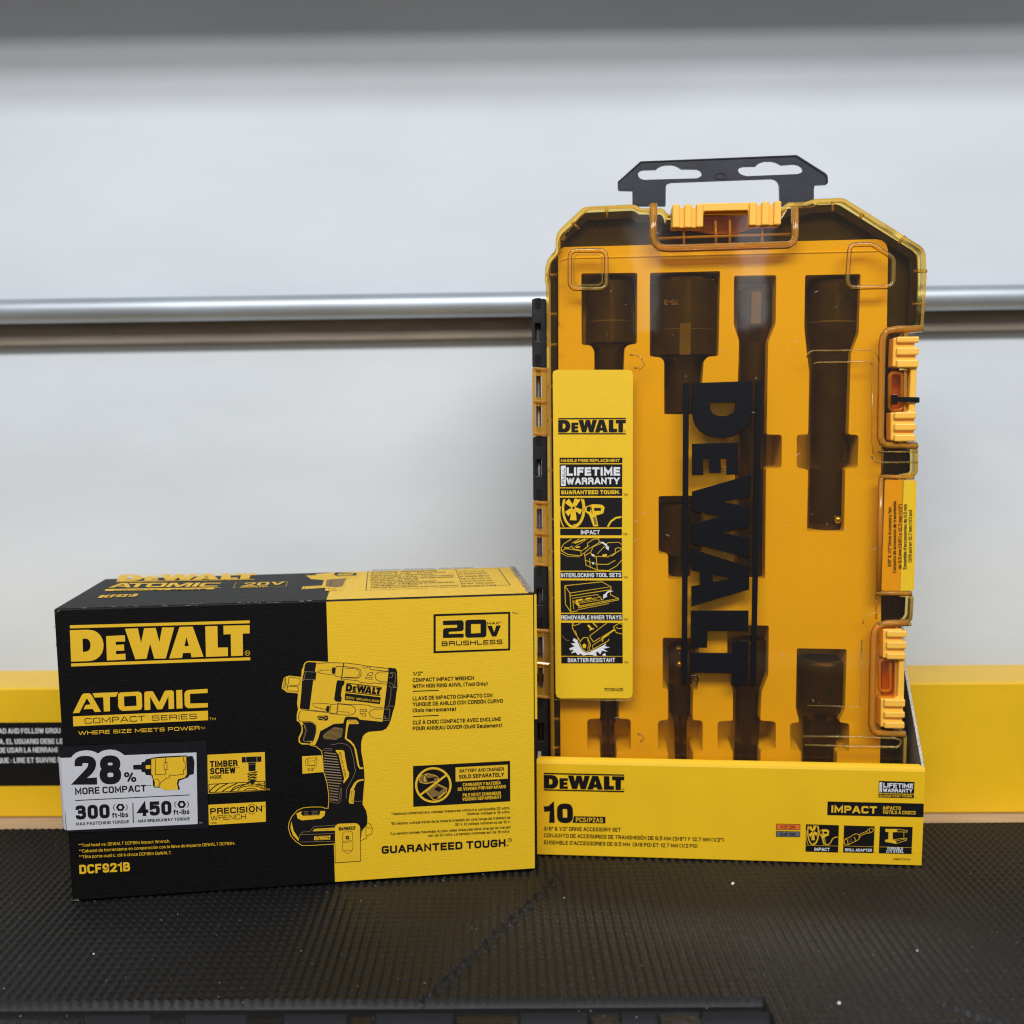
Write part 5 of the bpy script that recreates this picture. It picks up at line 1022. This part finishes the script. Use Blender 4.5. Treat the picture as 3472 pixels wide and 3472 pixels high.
# wall, rail, rail shadow strip, shelf
mb = MB(); mb.box8([BG(-1.6, .84, -.05), BG(1.6, .84, -.05), BG(1.6, .88, -.05), BG(-1.6, .88, -.05), BG(-1.6, .84, 1.2), BG(1.6, .84, 1.2), BG(1.6, .88, 1.2), BG(-1.6, .88, 1.2)])
tag(mb.build('wall', M['wall']), 'white painted wall behind everything', None, kind='structure')
del bpy.data.objects['wall']['label']
WP = Plane(BG(0, .84, 0), wd, Z)
def zline(x, yl, yr, w): y = yl+(yr-yl)*x/3472; return WP.uv(x, y, w)
r_ = .0105
a = zline(0, 1057, 1007, .022); b = zline(3472, 1057, 1007, .022)
sl = (b[1]-a[1])/(b[0]-a[0]); z_at = lambda u: a[1]+sl*(u-a[0])
mb = MB(); mb.tube([WP.P(u, z_at(u), .022) for u in (-1.2, -.4, 0, .4, 1.2)], r_, 40)
tag(mb.build('metal_rail', M['pipe'], smooth=True), 'round grey steel rail running across the white wall', 'rail')
a2 = zline(0, 1134, 1079, .006); b2 = zline(3472, 1134, 1079, .006); s2 = (b2[1]-a2[1])/(b2[0]-a2[0]); z2 = lambda u: a2[1]+s2*(u-a2[0])
mb = MB(); mb.box8([WP.P(-1.3, z2(-1.3)-.0105, .0), WP.P(1.3, z2(1.3)-.0105, 0), WP.P(1.3, z2(1.3)-.0105, .010), WP.P(-1.3, z2(-1.3)-.0105, .010), WP.P(-1.3, z2(-1.3)+.013, 0), WP.P(1.3, z2(1.3)+.013, 0), WP.P(1.3, z2(1.3)+.013, .010), WP.P(-1.3, z2(-1.3)+.013, .010)])  # tan strip in place of the rail's shadow on the wall
tag(mb.build('rail_shade_strip', M['rail_shade'], bevel=.002), 'narrow tan strip standing in for the shadow just under the steel rail', 'rail_shade')
mb = MB(); mb.box8([BG(-1.6, .60, .75), BG(1.6, .60, .75), BG(1.6, .839, .75), BG(-1.6, .839, .75), BG(-1.6, .60, .77), BG(1.6, .60, .77), BG(1.6, .839, .77), BG(-1.6, .839, .77)])
tag(mb.build('wall_shelf', M['shelf']), 'plain board shelf on the wall above the picture', 'shelf')
# table
mb = MB(); mb.box8([BG(-1.5, -.1, -.052), BG(1.5, -.1, -.052), BG(1.5, .839, -.052), BG(-1.5, .839, -.052), BG(-1.5, -.1, -.0125), BG(1.5, -.1, -.0125), BG(1.5, .839, -.0125), BG(-1.5, .839, -.0125)])
tag(mb.build('table_top', M['wood']), 'pale wooden table top showing as a thin strip behind the mat', 'table')
# rubber mat height field
PX = .0054; st_ = PX/6
xs = np.arange(-.50, .50, st_); ys_ = np.append(np.arange(.34, .6825, st_), .6825)
X, Y = np.meshgrid(xs, ys_); rot = .012
Xr = X*math.cos(rot)+Y*math.sin(rot); Yr = -X*math.sin(rot)+Y*math.cos(rot)
wob = .0005*np.sin(Yr*23+Xr*9)+.0003*np.sin(Xr*41)
cx = .5+.5*np.cos(2*np.pi*(Xr+wob)/PX); cy = .5+.5*np.cos(2*np.pi*(Yr+wob*.6)/PX)
Hh = .0019*(cx**.8)*(.45+.55*cy**.8)+.00012*np.random.rand(*X.shape)
GP = Plane((0, 0, 0), (1, 0, 0), (0, 1, 0))
def gp(x, y):
    d = ray(x, y); t = (-H)/d.z; return CAM.x+d.x*t, CAM.y+d.y*t
yg0 = gp(1300, 3387)[1]; yg1 = gp(1300, 3437)[1]; xge = gp(2598, 3400)[0]
m_ = (Y < yg0)&(X < xge); Hh[m_] = -.0035
m_ = (Y >= yg0)&(Y < yg0+.0013)&(X < xge); Hh[m_] = .0014+.0005*np.cos(2*np.pi*X[m_]/PX)+.0003*np.random.rand(m_.sum())
m2 = (Y < yg1)&(X < gp(2622, 3450)[0]); Hh[m2] = (.0002+.0006*(cx*cy))[m2]
for xa, xb in ((276, 512), (621, 838), (956, 1180), (1268, 1540), (1758, 2000), (2106, 2235), (2380, 2622)):
    xl, xr = gp(xa, 3450)[0], gp(xb, 3450)[0]; Hh[(Y < gp(1300, 3443)[1])&(X > xl)&(X < xr)] = -.008; Hh[(Y >= gp(1300, 3443)[1])&(Y < gp(1300, 3436)[1])&(X > xl-.001)&(X < xr+.001)] = .0022
sx0, sy0 = gp(1890, 2965); sx1, sy1 = gp(1430, 3387)
d_ = ((X-sx0)*(sy1-sy0)-(Y-sy0)*(sx1-sx0))/math.hypot(sx1-sx0, sy1-sy0)+.0009*np.sin(Y*700)
m_ = (d_ > -.0028)&(d_ < -.0008)&(Y > sy1)&(Y < sy0); Hh[m_] += .0013+.0006*np.sin(Y[m_]*1100); m_ = (np.abs(d_) < .0010)&(Y > sy1)&(Y < sy0); Hh[m_] = -.0012
qx0, qy0 = gp(3195, 3395); qx1, qy1 = gp(3400, 3468)
d_ = ((X-qx0)*(qy1-qy0)-(Y-qy0)*(qx1-qx0))/math.hypot(qx1-qx0, qy1-qy0); al = ((X-qx0)*(qx1-qx0)+(Y-qy0)*(qy1-qy0))/math.hypot(qx1-qx0, qy1-qy0)**2
m_ = (np.abs(d_-.001) < .0016)&(al > 0)&(al < 1.6); Hh[m_] = -.0022; m_ = (np.abs(d_+.0012) < .0008)&(al > -.02)&(al < 1.6); Hh[m_] = .0014
Hh[Y > .6815] -= .0004
Zm = Hh-.0019
nx, ny = len(xs), len(ys_); co3 = np.stack([X, Y, Zm], -1).reshape(-1, 3)
idx = np.arange(nx*ny).reshape(ny, nx); q = np.stack([idx[:-1, :-1], idx[:-1, 1:], idx[1:, 1:], idx[1:, :-1]], -1).reshape(-1, 4)
ex_v = np.array([(-.50, .6825, -.012), (.4995, .6825, -.012), (-.5, .34, -.012), (.4995, .34, -.012),
                 (-.9, .6825, -.0012), (-.9, .05, -.0012), (-.5, .05, -.0012), (-.5, .6825, -.0012), (.9, .6825, -.0012), (.9, .05, -.0012), (.4992, .05, -.0012), (.4992, .6825, -.0012), (-.5, .34, -.0012), (.4992, .34, -.0012), (-.9, .6825, -.012), (.9, .6825, -.012)])
b0 = len(co3); co3 = np.vstack([co3, ex_v])
me = bpy.data.meshes.new('rubber_mat'); eq = np.array([(5, 6, 7, 4), (10, 9, 8, 11), (6, 10, 13, 12)])+b0
last = idx[-1]; strip_q = np.stack([last[:-1], last[1:], np.full(nx-1, b0+1), np.full(nx-1, b0+0)], -1)
bk = np.array([(4, 8, 15, 14)])+b0
allq = np.vstack([q, eq, bk]).astype(np.int32)
me.vertices.add(len(co3)); me.vertices.foreach_set('co', co3.ravel()); me.loops.add(allq.size); me.loops.foreach_set('vertex_index', allq.ravel())
me.polygons.add(len(allq)); me.polygons.foreach_set('loop_start', np.arange(0, allq.size, 4, dtype=np.int32)); me.polygons.foreach_set('loop_total', np.full(len(allq), 4, dtype=np.int32))
me.polygons.foreach_set('use_smooth', [True]*len(allq)); me.update(calc_edges=True); me.validate(); me.materials.append(M['mat'])
ob = bpy.data.objects.new('rubber_mat', me); COL.objects.link(ob); tag(ob, 'dark studded rubber foam mat lying on the table under the boxes', 'mat')
# dust
mb = MB()
def fleck(x, y, r):
    bm = bmesh.new(); bmesh.ops.create_icosphere(bm, subdivisions=1, radius=r)
    vs = [v.co*random.uniform(.7, 1.2)+V((x, y, r*.3)) for v in bm.verts]; bm.verts.index_update(); mb.add(vs, [tuple(v.index for v in f_.verts) for f_ in bm.faces]); bm.free()
fleck(*gp(2484, 2998), .0013); fleck(*gp(318, 3236), .0007); fleck(*gp(2845, 3402), .0010); fleck(*gp(3110, 3224), .0008); fleck(*gp(1913, 3045), .0006)
for k in range(150):
    x, y = gp(random.uniform(-50, 3520), 2860+600*random.random()**.8); fleck(x, y, random.uniform(.0001, .00028))
tag(mb.build('dust', M['speck']), 'pale dust specks scattered over the rubber mat', 'dust', kind='stuff')

# ================================================================== LIGHT
def tube_light(y, power, z=1.8, w=2.6, col=(1, .985, .96), th_=.10, x=0):
    ld = bpy.data.lights.new('ceiling_tube', 'AREA'); ld.shape = 'RECTANGLE'; ld.size = w; ld.size_y = th_; ld.energy = power; ld.color = col
    o = bpy.data.objects.new('ceiling_tube', ld); COL.objects.link(o); o.location = (x, y, z)
    d = (V((0, .65, .2))-V((0, y, z))); o.rotation_euler = d.to_track_quat('-Z', 'Z').to_euler(); return o
tube_light(-.80, 15.5); tube_light(-1.036, 17); tube_light(-1.37, 17)
for x_, z_, pw in ((.35, .86, .42), (.05, .86, .26)):      # tall bright gaps across the room that streak the clear lid
    ld = bpy.data.lights.new('doorway_glow', 'AREA'); ld.shape = 'RECTANGLE'; ld.size = .07; ld.size_y = .5; ld.energy = pw; ld.color = (.9, .95, 1.)
    o_ = bpy.data.objects.new('doorway_glow', ld); COL.objects.link(o_); o_.location = (x_, -1.5, z_); o_.rotation_euler = (V((.1, .63, .4))-V((x_, -1.5, z_))).to_track_quat('-Z', 'Y').to_euler()
wd_ = bpy.data.worlds.new('World'); S.world = wd_; wd_.use_nodes = True
nt = wd_.node_tree; bg = nt.nodes['Background']; bg.inputs[1].default_value = 1.0
tc = nt.nodes.new('ShaderNodeTexCoord'); sx = nt.nodes.new('ShaderNodeSeparateXYZ'); rp = nt.nodes.new('ShaderNodeValToRGB'); mr = nt.nodes.new('ShaderNodeMapRange')
mr.inputs['From Min'].default_value = -1; nt.links.new(tc.outputs['Generated'], sx.inputs[0]); nt.links.new(sx.outputs['Z'], mr.inputs['Value']); nt.links.new(mr.outputs[0], rp.inputs[0]); nt.links.new(rp.outputs[0], bg.inputs[0])
E_ = rp.color_ramp.elements; E_[0].position = .30; E_[0].color = (.085, .085, .088, 1); E_[1].position = 1; E_[1].color = (.62, .68, .78, 1)
e = E_.new(.5); e.color = (.185, .195, .215, 1); e = E_.new(.72); e.color = (.40, .42, .45, 1)
S.view_settings.view_transform = 'Standard'; S.view_settings.look = 'None'; S.view_settings.gamma = 1; S.view_settings.exposure = .14; S.view_settings.use_curve_mapping = False
S.cycles.filter_width = 1.15; S.cycles.use_denoising = True; S.cycles.transparent_max_bounces = 32; S.cycles.max_bounces = 8; S.cycles.caustics_reflective = False; S.cycles.caustics_refractive = False
S.cycles.sample_clamp_indirect = 4
